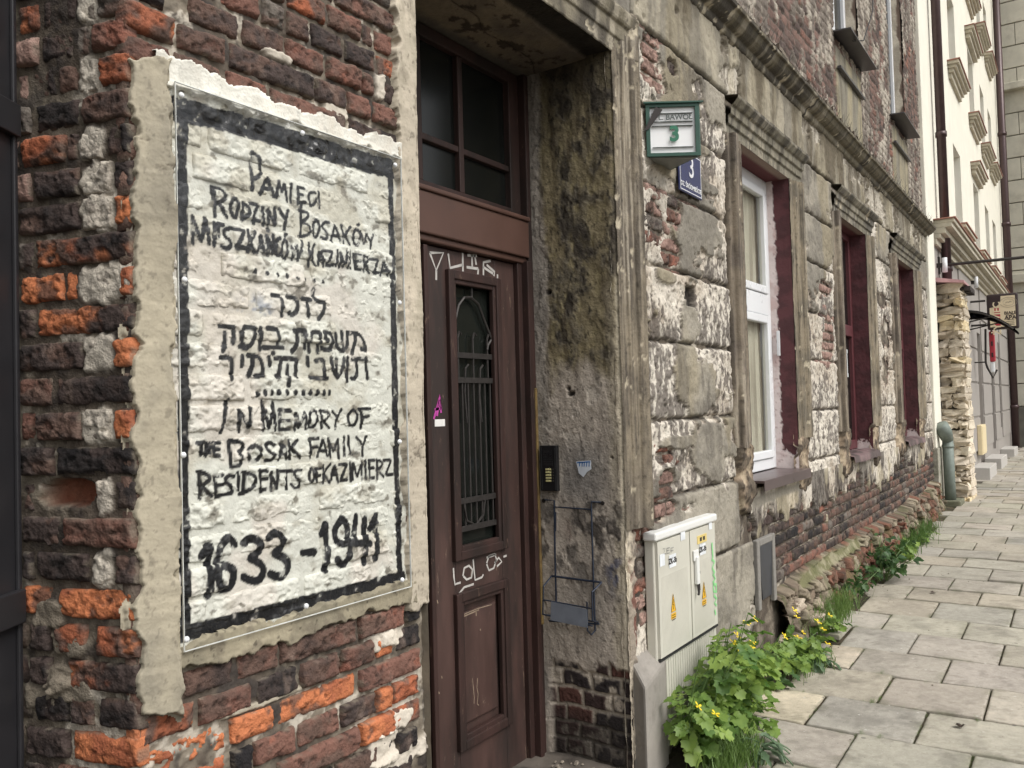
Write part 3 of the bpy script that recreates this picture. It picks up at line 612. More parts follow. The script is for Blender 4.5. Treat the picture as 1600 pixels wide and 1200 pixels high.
def moulding(name, x0, x1, z0, z1, prof, vertical, parent, res_l=.012, seedp=200, colr=(C_(142, 131, 113), C_(112, 103, 91)), Y=0., ends=None, mitre=None, lim=None):
    """run of plaster moulding; prof = [(offset, projection)...] across the run, weathered along it"""
    po = np.array([p[0] for p in prof]); pp = np.array([p[1] for p in prof])
    t = np.unique(np.concatenate([po, po+.0015, np.arange(po[0], po[-1], .010)])); t = t[t <= po[-1]]; hh = np.interp(t, po, pp)
    fr = Frame((0, Y, 0), (1, 0, 0), (0, -1, 0))
    def fn(U, V):
        S = (U-x0) if vertical else (V-z0); H = np.interp(S, po, pp)
        n1 = fbm(U*6, V*6, seedp, 4); n3 = fbm(U*22, V*18, seedp+1, 4); n2 = fbm(U*60, V*40, seedp+2, 3)
        if vertical: st = fbm(U*95, V*3.2, seedp+4, 4)
        else: st = fbm(U*20, V*3, seedp+4, 4)
        chip = ss(.62, .7, n3*.8+.3*n1); h = H+.0015*n3+.0012*n2+.0012*st-.006*chip
        col = mix(colr[0], colr[1], ss(-.4, .6, n1+.3*st)); col = mix(col, C_(76, 70, 62), ss(-.05, .55, st)*.62); col = mix(col, C_(196, 186, 168), ss(.18, .6, -st)*.45*ss(-.3, .5, fbm(U*4, V*1.4, seedp+7, 3))); col = mix(col, C_(206, 194, 170), chip*.8)
        col = mix(col, C_(54, 48, 42), ss(.5, .75, n2*.8)*.6)
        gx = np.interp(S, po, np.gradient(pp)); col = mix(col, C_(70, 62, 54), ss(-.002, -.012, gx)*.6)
        return h, col, np.full(U.shape, .9), None
    if vertical: us = x0+t; vs = np.arange(z0, z1+res_l, res_l)
    else: vs = z0+t; us = np.arange(x0, x1+res_l, res_l)
    return grid(name, fr, us, vs, fn, M_DECAY, parent)
DP = [(0, -.01), (.0, .006), (.004, .010), (.062, .012), (.066, .020), (.072, .022), (.125, .024), (.129, .034), (.137, .040), (.160, .046), (.176, .050), (.190, .046), (.196, .030), (.198, -.01)]
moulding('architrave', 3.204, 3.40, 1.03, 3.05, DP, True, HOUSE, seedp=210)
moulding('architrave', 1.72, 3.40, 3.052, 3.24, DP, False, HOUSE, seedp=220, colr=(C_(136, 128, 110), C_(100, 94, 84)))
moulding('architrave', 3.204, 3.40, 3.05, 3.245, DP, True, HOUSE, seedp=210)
# bare facade strip below the architrave, right of the doorway
def low_strip(U, V):
    n1 = fbm(U*7, V*4, 230, 4); n3 = fbm(U*20, V*18, 231, 4); n2 = fbm(U*60, V*50, 232, 3)
    a = ss(-.01, .02, n3*.05+.03*n1+(3.285-U)); col = mix(C_(118, 84, 74), mix(C_(206, 194, 174), C_(160, 148, 134), ss(-.2, .5, n1)), a)
    col = mix(col, C_(70, 62, 58), ss(.25, .6, n3)*.6); h = -.012+.014*a+.004*n3+.002*n2
    return h, col, np.full(U.shape, .9), None
grid('wall_plaster', FA, np.arange(3.2, 3.31, .004), np.arange(-.03, 1.04, .006), low_strip, M_DECAY, HOUSE)

# ---- door joinery (plane 0.45 m into the wall)
M_DOOR = pmat('brown_door_paint', C_(80, 60, 55), rough=.5, var=.26, scale=14, bump=.5, dirt=C_(56, 46, 43), dirt_amt=.5, spec=.35, stretch=(1, 1, .22), scuff=C_(128, 108, 94))
M_DOORD = pmat('dark_brown_joinery', C_(66, 47, 43), rough=.55, var=.2, scale=14, bump=.3, dirt=C_(48, 38, 35), dirt_amt=.5, spec=.3, stretch=(1, 1, .25), scuff=C_(104, 84, 72))
M_TRANS = pmat('transom_paint', C_(92, 67, 58), rough=.5, var=.12, scale=8, bump=.3, dirt=C_(74, 58, 54), dirt_amt=.34, spec=.35)
M_GLD = glassmat('dark_door_glass', base=(.012, .014, .012), rough=.12)
M_IRON = pmat('wrought_iron', C_(66, 62, 60), rough=.5, metal=.5, var=.3, scale=60)
M_OCH = pmat('ochre_flaking_paint', C_(128, 106, 62), rough=.7, var=.25, scale=30, dirt=C_(90, 64, 46), dirt_amt=.4)
DY = .45
FD = Frame((0, DY, 0), (1, 0, 0), (0, -1, 0))
door = MB().box(3.135, 3.165, DY-.05, DY+.1, .03, 2.2).build('door', M_DOORD, HOUSE, bevel=.003)
MB().box(3.10, 3.135, DY-.02, DY+.10, .03, 2.19).build('frame_post', M_DOORD, door, bevel=.003); MB().box(1.90, 1.93, DY-.03, DY+.1, .03, 2.2).build('frame_post', M_DOORD, door, bevel=.003)
# leaf_x: stiles and rails, left leaf and right leaf
def leaf(x0, x1, y, parent):
    m = MB(); s = .11
    g0, g1 = x0+.145, x1-.145
    m.box(x0, g0, y, y+.045, .04, 2.185); m.box(g1, x1, y, y+.045, .04, 2.185)
    for z0, z1 in ((.04, .255), (.82, .985), (2.085, 2.185)): m.box(g0, g1, y, y+.045, z0, z1)
    l = m.build('door_leaf', M_DOOR, parent, bevel=.004)
    # bolection mouldings round glass and panel
    for (a, b, c, d, nm) in ((g0, g1, .985, 2.085, 'glazing_bead'), (g0, g1, .255, .82, 'panel_moulding')):
        q = MB(); w = .03
        for k_, (dd, ww) in enumerate(((.020, .016), (.012, .034))):
            q.box(a-.02+k_*.014, a+ww, y-dd, y+.01, c-.02+k_*.014, d+.02-k_*.014); q.box(b-ww, b+.02-k_*.014, y-dd, y+.01, c-.02+k_*.014, d+.02-k_*.014)
            q.box(a+ww, b-ww, y-dd, y+.01, c-.02+k_*.014, c+ww); q.box(a+ww, b-ww, y-dd, y+.01, d-ww, d+.02-k_*.014)
        q.build(nm, M_DOORD, l, bevel=.004)
    MB().box(g0, g1, y+.018, y+.03, .255, .82).box(g0+.05, g1-.05, y+.006, y+.02, .32, .755).build('panel', M_DOOR, l, bevel=.008)
    MB().box(g0, g1, y+.026, y+.032, .985, 2.085).build('pane', M_GLD, l)
    # iron grille in front of the glass
    q = MB(); yy = y+.006; a, b = g0+.03, g1-.03; xs = np.linspace(a+.02, b-.02, 4)
    for z in (1.07, 1.18, 1.66, 1.76): q.box(a, b, yy-.005, yy+.002, z, z+.022)
    for x in np.linspace(a+.015, b-.015, 7): q.tube([(x, yy+.004, 1.0 if x in () else 1.08), (x, yy+.004, 1.66)], .0045, 6)
    for x in (a+.03, (a+b)/2, b-.03): q.tube([(x, yy+.002, 1.66), (x, yy+.002, 1.84), (x+.012, yy+.002, 1.865), (x+.026, yy+.002, 1.855)], .0045, 6)
    for x in (a+.08, b-.08): q.tube([(x, yy+.004, 1.5), (x-.01, yy+.004, 1.62), (x, yy+.004, 1.72), (x+.02, yy+.004, 1.735)], .0045, 6)
    cx = (a+b)/2; w = (b-a)/2
    arch = [(cx-w, yy, 1.88), (cx-w*.85, yy, 1.92), (cx-w*.7, yy, 1.97), (cx-w*.4, yy, 2.005), (cx-.05*w, yy, 2.01), (cx+w*.35, yy, 1.985), (cx+w*.6, yy, 1.93), (cx+w*.9, yy, 1.87), (cx+w, yy, 1.845), (cx+w*.8, yy, 1.82), (cx+w*.75, yy, 1.80)]
    q.tube(arch, .006, 6); q.tube([(cx, yy, 2.0), (cx, yy, 2.085)], .004, 6)
    q.tube([(cx-w*.7, yy, 1.18), (cx-w*.55, yy, 1.11), (cx-w*.1, yy, 1.085), (cx+w*.3, yy, 1.12), (cx+w*.4, yy, 1.18)], .005, 6)
    q.build('grille', M_IRON, l)
    return l
leafR = leaf(2.487, 3.098, DY, door); leafL = leaf(1.93, 2.478, DY+.006, door)
MB().box(2.462, 2.487, DY-.02, DY, .05, 2.18).build('cover_strip', M_DOORD, door, bevel=.004)
MB().box(2.495, 2.506, DY-.002, DY, .5, 1.35).build('flaked_strip', M_OCH, door)
MB().box(3.180, 3.197, DY-.045, DY+.1, .60, 1.64).build('ochre_edge', M_OCH, HOUSE, bevel=.004)
for z_ in ((.03, .598), (1.642, 3.04)): MB().box(3.165, 3.197, DY-.040, DY+.1, *z_).build('frame_edge', M_DOORD, HOUSE, bevel=.004)
# hand scratched and sprayed marks on the leaf
M_CHALK = pmat('silver_marker', C_(196, 192, 186), rough=.7); M_PINK = pmat('magenta_marker', C_(190, 70, 160), rough=.6); M_WHITE = pmat('white_paper', C_(236, 234, 230), rough=.7)
def dpx(x, y): 
    P = fc(x, y, DY); return (P[0], P[2])
def marks(name, mat, T, w, parent, ox=600, oy=300, s=4., y=-.0):
    q = MB()
    for pl in T.split(';'):
        n = [float(v) for v in pl.replace(',', ' ').split()]; pts = [dpx(ox+n[i]/s, oy+n[i+1]/s) for i in range(0, len(n), 2)]
        ribbon(q, FD, pts, w, .0012+y)
    return q.build(name, mat, parent)
for T_ in ("285,380 370,380 325,490 285,380;325,490 325,550;400,385 412,475 490,455;490,380 492,500;520,395 580,400;548,390 550,470;515,470 588,480;562,380 575,455;588,480 585,520;620,520 620,440 665,430;620,470 680,510;640,455 690,500 685,525;708,515 708,550").split(';'): marks('graffiti_tag', M_CHALK, T_, .0055, leafR)
for T_ in ("432,1150 436,1210 442,1252 478,1240;492,1200 500,1150 530,1135 552,1160 545,1210 515,1222 494,1200;556,1095 560,1150 568,1225 610,1208 620,1190;640,1120 655,1075 690,1062 702,1095 685,1150 655,1165 640,1125;640,1085 700,1065;690,1120 715,1085 735,1110 705,1140;745,1080 765,1072;460,1320 500,1270 560,1250").split(';'): marks('graffiti_tag', M_CHALK, T_, .0044, leafR, 600, 600)
marks('graffiti_tag', M_PINK, "310,220 350,70 355,180;315,160 360,150;330,200 345,100", .0052, leafR, 600, 600)
M_WEAR = pmat('bare_wood_wear', C_(150, 132, 112), rough=.85, var=.3, scale=40)
for T_ in ("560,640 566,700 572,760 570,800", "592,640 588,700 596,740 590,800 600,810", "470,260 520,235 590,205 680,180", "480,265 530,243 600,212", "582,210 584,250", "490,640 492,690 494,780", "330,150 336,172", "330,710 345,735", "443,378 447,392", "358,625 362,640", "600,330 602,342"): marks('paint_scratch', M_WEAR, T_, .0016 if len(T_) > 30 else .0026, leafR, 600, 900, 4., -.007 if T_[0] in '45' and T_[1] != '4' else 0.)
MB().box(*sorted((dpx(679, 655)[0], dpx(695, 665)[0])), DY-.0012, DY, dpx(690, 666)[1], dpx(690, 655)[1]).build('paper_scrap', M_WHITE, leafR)
# transom beam and window over the door
tb = MB().box(1.92, 3.165, DY-.045, DY+.09, 2.215, 2.375).box(1.92, 3.165, DY-.030, DY+.08, 2.19, 2.215).box(1.92, 3.165, DY-.055, DY+.08, 2.375, 2.395)
tb.build('transom_beam', M_TRANS, HOUSE, bevel=.006)
tw = MB().box(3.09, 3.165, DY-.005, DY+.06, 2.395, 3.04).box(1.92, 1.99, DY-.005, DY+.06, 2.395, 3.04).box(1.99, 3.09, DY-.005, DY+.06, 2.395, 2.43).box(1.99, 3.09, DY-.005, DY+.06, 2.99, 3.04)
xm = [fc(657, 200, DY)[0]-.005, fc(722, 250, DY)[0]]
for x in (2.22, xm[0], xm[1]): tw.box(x-.016, x+.016, DY, DY+.05, 2.43, 2.99)
zz = fc(722, 235, DY)[2]; prev = 1.99
for x in (2.22, xm[0], xm[1], 3.106): tw.box(prev, x-.016, DY+.003, DY+.05, zz-.013, zz+.013); prev = x+.016
tw_o = tw.build('window', M_DOORD, HOUSE, bevel=.004)  # darker paint here stands in for the shade high in the doorway
M_GLT = glassmat('dusty_dark_glass', base=(.008, .009, .008), rough=.2)
prev = 1.99
for x in (2.22, xm[0], xm[1], 3.106):
    MB().box(prev, x-.016, DY+.025, DY+.03, 2.43, zz-.013).build('pane', M_GLT, tw_o); MB().box(prev, x-.016, DY+.025, DY+.03, zz+.013, 2.99).build('pane', M_GLT, tw_o); prev = x+.016
# closed wall behind the joinery
MB().box(1.85, 3.3, DY+.12, DY+.2, -.1, 3.6).build('hall_darkness_wall', pmat('hall_wall', C_(60, 56, 50), rough=.9), HOUSE)
#@@P3
# ================================================================== FACADE TO THE RIGHT OF THE DOOR
XE = 12.04                                            # far end of the tenement
def ell(px, py, rxp, ryp):                            # pixel ellipse -> facade ellipse (X, Z, rX, rZ)
    a = fc(px, py); b = fc(px+rxp, py); c = fc(px, py-ryp); return (a[0], a[2], abs(b[0]-a[0]), abs(c[2]-a[2]))
# +: smooth cement patches;  -: places where all plaster is gone and brick shows
TOPS = [ell(*e) for e in ((1100, 90, 26, 40), (1118, 150, 18, 46), (1078, 505, 13, 38), (1086, 600, 30, 48), (1078, 560, 18, 30), (1113, 705, 28, 46), (1118, 800, 38, 44), (1135, 860, 22, 60), (1047, 745, 20, 14), (1062, 690, 30, 10), (1140, 930, 30, 60),
        (1268, 300, 14, 30), (1275, 370, 22, 30), (1290, 300, 18, 30), (1270, 420, 18, 30), (1030, 175, 30, 10), (1090, 225, 18, 12), (1068, 275, 45, 16), (1110, 365, 18, 20), (1060, 815, 50, 12), (1040, 430, 14, 14), (1378, 380, 10, 30))]
HOLES = [ell(*e) for e in ((1018, 78, 14, 28), (1022, 120, 18, 16), (1048, 105, 7, 14), (1030, 345, 14, 34), (1050, 395, 14, 26), (1055, 332, 10, 24), (1040, 712, 14, 12), (1043, 755, 14, 18), (1020, 800, 26, 18), (1045, 795, 12, 14),
         (1001, 880, 15, 60), (1003, 950, 14, 44), (1008, 838, 12, 20), (1298, 520, 7, 36), (1295, 545, 8, 30), (1385, 520, 8, 28), (1386, 580, 7, 24), (1290, 450, 12, 12), (1380, 470, 8, 12))]
GZ = [.765, 1.125, 1.48, 1.845, 2.195, 2.56, 2.917, 3.284, 3.63]
def esum(L, U, V, n):
    s = np.full(U.shape, -9.)
    for (a, b, r1, r2) in L:
        s = np.maximum(s, 1-np.hypot((U-a)/r1, (V-b)/r2))
    return s+n
def layers(U, V, tb=0., lb=0.):
    n1 = fbm(U*1.9, V*2.4, 300, 4); n3 = fbm(U*9, V*11, 301, 4); n2 = fbm(U*34, V*30, 302, 4); n4 = fbm(U*80, V*70, 303, 3); st = fbm(U*46, V*12, 304, 4)
    hole = esum(HOLES, U, V, .30*n3+.18*n2)
    top = np.maximum(esum(TOPS, U, V, .28*n3+.06*n2), tb+.9*n1+.35*n3+.1*n2-.25)
    a_l = ss(.05, -.02, hole)*ss(-.03, .03, lb+.9+n1*.7+n3*.5+n2*.15)
    a_t = ss(-.01, .015, top)*ss(.05, -.02, hole)
    lime = mix(C_(218, 209, 195), C_(190, 177, 160), ss(-.3, .6, n1)); 
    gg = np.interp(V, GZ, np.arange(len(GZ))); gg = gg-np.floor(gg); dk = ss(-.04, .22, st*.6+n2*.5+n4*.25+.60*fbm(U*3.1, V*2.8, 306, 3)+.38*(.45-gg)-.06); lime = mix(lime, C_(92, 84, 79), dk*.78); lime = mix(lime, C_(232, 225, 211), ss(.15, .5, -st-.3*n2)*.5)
    topc = mix(C_(164, 157, 143), C_(138, 132, 121), ss(-.3, .5, n1+.4*n3)); yl = ss(.05, .6, fbm(U*3.5, V*1.2, 308, 3)+.35*ss(2.3, 3.0, V)-.15)
    topc = mix(topc, C_(156, 142, 108), yl*.4); topc = mix(topc, C_(100, 94, 86), ss(.15, .7, fbm(U*11, V*1.6, 309, 4))*.6)
    rk = mix(C_(138, 118, 106), C_(92, 78, 72), ss(-.2, .5, n3)); rk = mix(rk, C_(192, 178, 160), ss(.1, .5, n2))
    h = -.020+.004*n3+.003*n2+a_l*(.016+.004*n3+.004*n2-.003*dk)+a_t*(.012-.003*n2-.003*n3)
    col = mix(rk, lime, a_l); col = mix(col, topc, a_t)
    em = np.exp(-(top/.035)**2)*(1-a_t)*a_l; col = mix(col, C_(90, 80, 70), em*.6)
    pits = ss(.5, .68, n4)*(1-a_t); h = h-.004*pits; col = col*(1-.5*pits[..., None])
    return h, col, hole
def block_fn(u0, u1, v0, v1, tb=0., lb=0., sh=0., top_edge=True):
    def fn(U, V):
        h, col, hole = layers(U, V, tb, lb)
        wv = .006*fbm(U*12, V*12, 333, 3)
        dv = np.minimum(V-v0, v1-V)+wv; du = np.minimum(U-u0, u1-U)+.02
        g = np.exp(-(np.maximum(dv, 0)/.011)**2); h = h-.022*g+.006*fbm(U*3, V*3, 310, 2)
        col = mix(col, C_(66, 60, 54), ss(.35, 1, g)*.75)
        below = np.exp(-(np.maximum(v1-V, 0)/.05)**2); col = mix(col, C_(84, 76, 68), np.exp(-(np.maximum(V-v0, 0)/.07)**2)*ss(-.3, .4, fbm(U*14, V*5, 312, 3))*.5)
        q = ss(1.0, .8, np.maximum(np.abs(U-fc(1080, 462)[0])/.085, np.abs(V-fc(1080, 462)[2])/.058))   # square putlog hole
        h = h*(1-q)-.045*q; col = mix(col, C_(34, 30, 28), q*.9)
        return h, col, np.full(U.shape, .92), hole < .16
    return fn
BAYS = [(3.405, 4.585, .0055), (6.075, 7.02, .009), (8.50, 9.47, .013), (11.30, XE, .016)]
for bi, (x0, x1, du) in enumerate(BAYS):
    for gi in range(len(GZ)-2):
        v0, v1 = GZ[gi], GZ[gi+1]
        if bi > 0 and gi == 0: v0 = .93
        tb = [-.15, -.05, -.25, -.4, -.1, -.5, -.05][gi] if bi == 0 else ([-.6, -.6, -.7, -.7, -.3, .35, .45][gi] if bi == 1 else [-.6, -.7, -.7, -.6, -.5, -.1, .4][gi])
        if bi == 0 and gi == 0: tb = .5
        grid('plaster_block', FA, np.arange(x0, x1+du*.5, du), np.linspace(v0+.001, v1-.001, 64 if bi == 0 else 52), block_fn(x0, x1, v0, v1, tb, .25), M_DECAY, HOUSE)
# lowest smooth block down to the pavement, beside the basement vent
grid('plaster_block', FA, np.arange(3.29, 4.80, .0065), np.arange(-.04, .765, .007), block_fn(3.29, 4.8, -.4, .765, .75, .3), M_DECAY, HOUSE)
grid('wall_plaster', FA, np.arange(4.78, 5.26, .008), np.arange(-.04, .45, .008), lambda U, V: (-.006+.012*fbm(U*8, V*8, 380, 4), mix(C_(140, 130, 116), C_(96, 86, 76), ss(-.2, .5, fbm(U*9, V*9, 381, 4))), np.full(U.shape, .92), None), M_DECAY, HOUSE)
# frieze slabs below the ledge
fx = [3.405, 4.02, 4.86, 5.75, 6.7, 7.75, 8.9, 10.2, 11.2, XE]
grid('plaster_block', FA, np.arange(1.9, 3.405, .02), np.arange(3.24, 3.63, .012), block_fn(1.9, 3.4, 3.1, 3.63, .5, .4), M_DECAY, HOUSE)
for i in range(len(fx)-1):
    a, b = fx[i], fx[i+1]
    def ff(U, V, a=a, b=b):
        h, col, hole = layers(U, V, .42 if i > 0 else .1, .5); col = mix(col, C_(164, 156, 136), .3+0*U)
        st = fbm(U*7, V*1.2, 340, 4); col = mix(col, C_(98, 88, 72), ss(.0, .55, st+.25*ss(3.45, 3.63, V))*.75); col = mix(col, C_(200, 190, 168), ss(.25, .6, -st)*.5)
        g = np.exp(-(np.maximum(V-3.285, 0)/.010)**2); e = np.exp(-(np.minimum(U-a, b-U)/.004)**2); h = np.maximum(h, -.012)-.02*g-.006*e; col = mix(col, C_(56, 50, 44), np.maximum(g, e*.7)*.8)
        return h+.004, col, np.full(U.shape, .92), None
    grid('frieze_slab', FA, np.arange(a, b+.008, .010 if a < 7 else .02), np.linspace(3.286, 3.632, 44), ff, M_DECAY, HOUSE)

# bricks that show through the lost plaster of the first bay and along the plinth
def wall_bricks(x0, x1, z0, z1, test, tag_seed, res, prot, pal='DBRRPG', dz=.0735, joined=None):
    r = random.Random(tag_seed); k = 0; z = z0
    while z < z1-.02:
        x = x0-r.uniform(0, .13)-(.13 if k % 2 else 0)
        while x < x1:
            w = r.choice([.128, .262]); a, b = max(x, x0), min(x+w, x1)-.009
            if b-a > .04 and test((a+b)/2, z+.03, (b-a)/2):
                t = r.choice(pal); sd = int(tag_seed*100+k*37+x*90)
                if joined is None or b < joined[1]: brick(FA, a, b, z, min(z+dz-.008, z1+.02), t, sd, HOUSE, res=res, prot=prot, rough_h=.006)
                else: joined[0].append((a, b, z, min(z+dz-.008, z1+.02), t, sd, dict(prot=prot, rough_h=.006)))
            x += w+.002
        z += dz; k += 1
def in_hole(x, z, hw):
    U = np.linspace(x-hw, x+hw, 5)[None, :].repeat(3, 0); V = np.array([z-.03, z, z+.03])[:, None].repeat(5, 1)
    return layers(U, V)[2].max() > -.05
wall_bricks(3.30, 4.6, .30, 3.28, in_hole, 41, .0065, -.010, 'PPBPRG')
wall_bricks(6.08, 7.03, 1.2, 3.0, in_hole, 42, .012, -.012, 'PPB')
PL = []
def plinth_test(x, z, hw): return z < .93 - .10*math.sin(x*3.1)-.05*math.sin(x*7.7)+.03
wall_bricks(4.80, XE, .433, 1.04, lambda x, z, hw: (z < 1.02 and not (4.80 < x < 5.16 and z < .8)), 43, .010, -.006, 'DBKDRGB', joined=(PL, 5.95))
bricks_joined('brickwork', FA, PL, HOUSE, M_BRICK, .018)
mm_ = mortar_fn(base=-.024, seedm=350, bright=-.1)
def mm(U, V):
    h, c, r_, k = mm_(U, V); P = fc(1080, 462); return h, c, r_, ~((np.abs(U-P[0]) < .10) & (np.abs(V-P[2]) < .07))
for a_, b_, c_, d_ in ((3.2, 4.83, -.05, 3.64), (4.83, XE, -.05, 1.08), (4.83, XE, 3.06, 3.64), (5.8, 7.3, 1.08, 3.06), (8.24, 9.89, 1.08, 3.06), (10.89, XE, 1.08, 3.06)):
    grid('mortar_bed', FA, np.linspace(a_, b_, int((b_-a_)/.02)+2), np.linspace(c_, d_, int((d_-c_)/.02)+2), mm, M_MORT, HOUSE, 'structure')
# ragged lower hem of the render over the plinth bricks
def hem(U, V):
    h, col, hole = layers(U, V, -.9, .6)
    n3 = fbm(U*6, V*5, 360, 4); n2 = fbm(U*24, V*20, 361, 4); st = fbm(U*9, V*2, 362, 4)
    s = V-(.83+.075*n3+.10*st+.02*n2+.05*np.sin(U*2.7))+.0*U; a = ss(-.006, .004, s)
    dkp = ss(.0, .4, fbm(U*5, V*2.2, 364, 4)+.1); col = mix(col, C_(62, 54, 50), dkp*.75); col = mix(col, C_(204, 192, 160), ss(.1, .5, -n3)*.4)
    for (x0, x1) in ((4.83, 5.80), (7.30, 8.24), (9.9, 10.9)):
        m = ss(.02, .0, np.maximum(x0-U, U-x1))*ss(1.02, .99, V)*ss(.93, .95, V+.02*n3); col = mix(col, C_(150, 144, 132), m*(.9 if x0 < 5 else .3))
    return -.03+(.036+.004*n3)*a+.002*n2, col, np.full(U.shape, .92), s > -.01
grid('render_hem', FA, np.arange(4.79, XE, .011), np.arange(.62, 1.05, .0065), hem, M_DECAY, HOUSE)

# ---- basement vent
ventx0, ventx1, vz0, vz1 = 4.86, 5.10, .40, .72
v = MB().box(4.81, 4.86, -.03, .0, .36, .76).box(5.10, 5.15, -.03, .0, .36, .76).box(4.86, 5.10, -.03, .0, .72, .76)
vo = v.build('basement_vent', pmat('vent_cement', C_(140, 136, 130), rough=.9, var=.15, bump=.6, scale=40), HOUSE, bevel=.006)
MB().box(ventx0, ventx1, -.006, .0, vz0, vz1).build('recess', pmat('vent_black', C_(34, 34, 36), rough=.9), vo)
q = MB(); q.prism([(4.86, -.025, .72), (5.10, -.025, .72), (5.10, -.012, .40), (4.93, -.012, .40)], [(4.86, -.022, .72), (5.10, -.022, .72), (5.10, -.009, .40), (4.93, -.009, .40)])
q.build('sheet_flap', pmat('vent_sheet', C_(74, 76, 82), rough=.45, metal=.3, var=.3), vo)

# ---- windows of the ground floor
M_PVC = pmat('white_pvc', C_(246, 248, 250), rough=.3, var=.02, scale=4, bump=.02)
M_MAR = pmat('maroon_reveal_paint', C_(110, 58, 64), rough=.7, var=.12, scale=9, bump=.3, dirt=C_(84, 46, 50), dirt_amt=.35, bumpd=.004)
M_WREV = pmat('white_reveal_plaster', C_(238, 226, 222), rough=.85, var=.06, scale=14, bump=.4, dirt=C_(206, 180, 176), dirt_amt=.3)
M_SILL = pmat('dark_sheet_sill', C_(110, 96, 96), rough=.32, metal=.35, var=.2, scale=10)
M_WGL = glassmat('window_glass', tint=(.88, .88, .85), rough=.02)
M_CURT = pmat('net_curtain', C_(206, 208, 206), rough=.9, var=.12, scale=6, bump=.5, bumpd=.01, stretch=(14, 14, .4))
M_ROOM = pmat('dim_room', C_(64, 60, 56), rough=.95)
WP = [(0, -.02), (.0, .014), (.03, .018), (.036, .012), (.08, .014), (.088, .026), (.10, .030), (.150, .032), (.158, .044), (.168, .05), (.21, .052), (.222, .046), (.226, .018), (.252, .012), (.256, -.02)]
WPR = [(.256-p, h) for p, h in reversed(WP)]
WT = [(0, .012), (.05, .014), (.056, .026), (.10, .028), (.106, .042), (.150, .046), (.156, .060), (.185, .085), (.2, .088), (.206, .06), (.212, -.01)]
def white_rev(x0, x1, yd, zb, zt, side=1):
    pass
WINS = [(4.83, 5.80, 'white'), (7.30, 8.24, 'maroon'), (9.89, 10.89, 'maroon')]
ZB, ZT = 1.105, 3.055
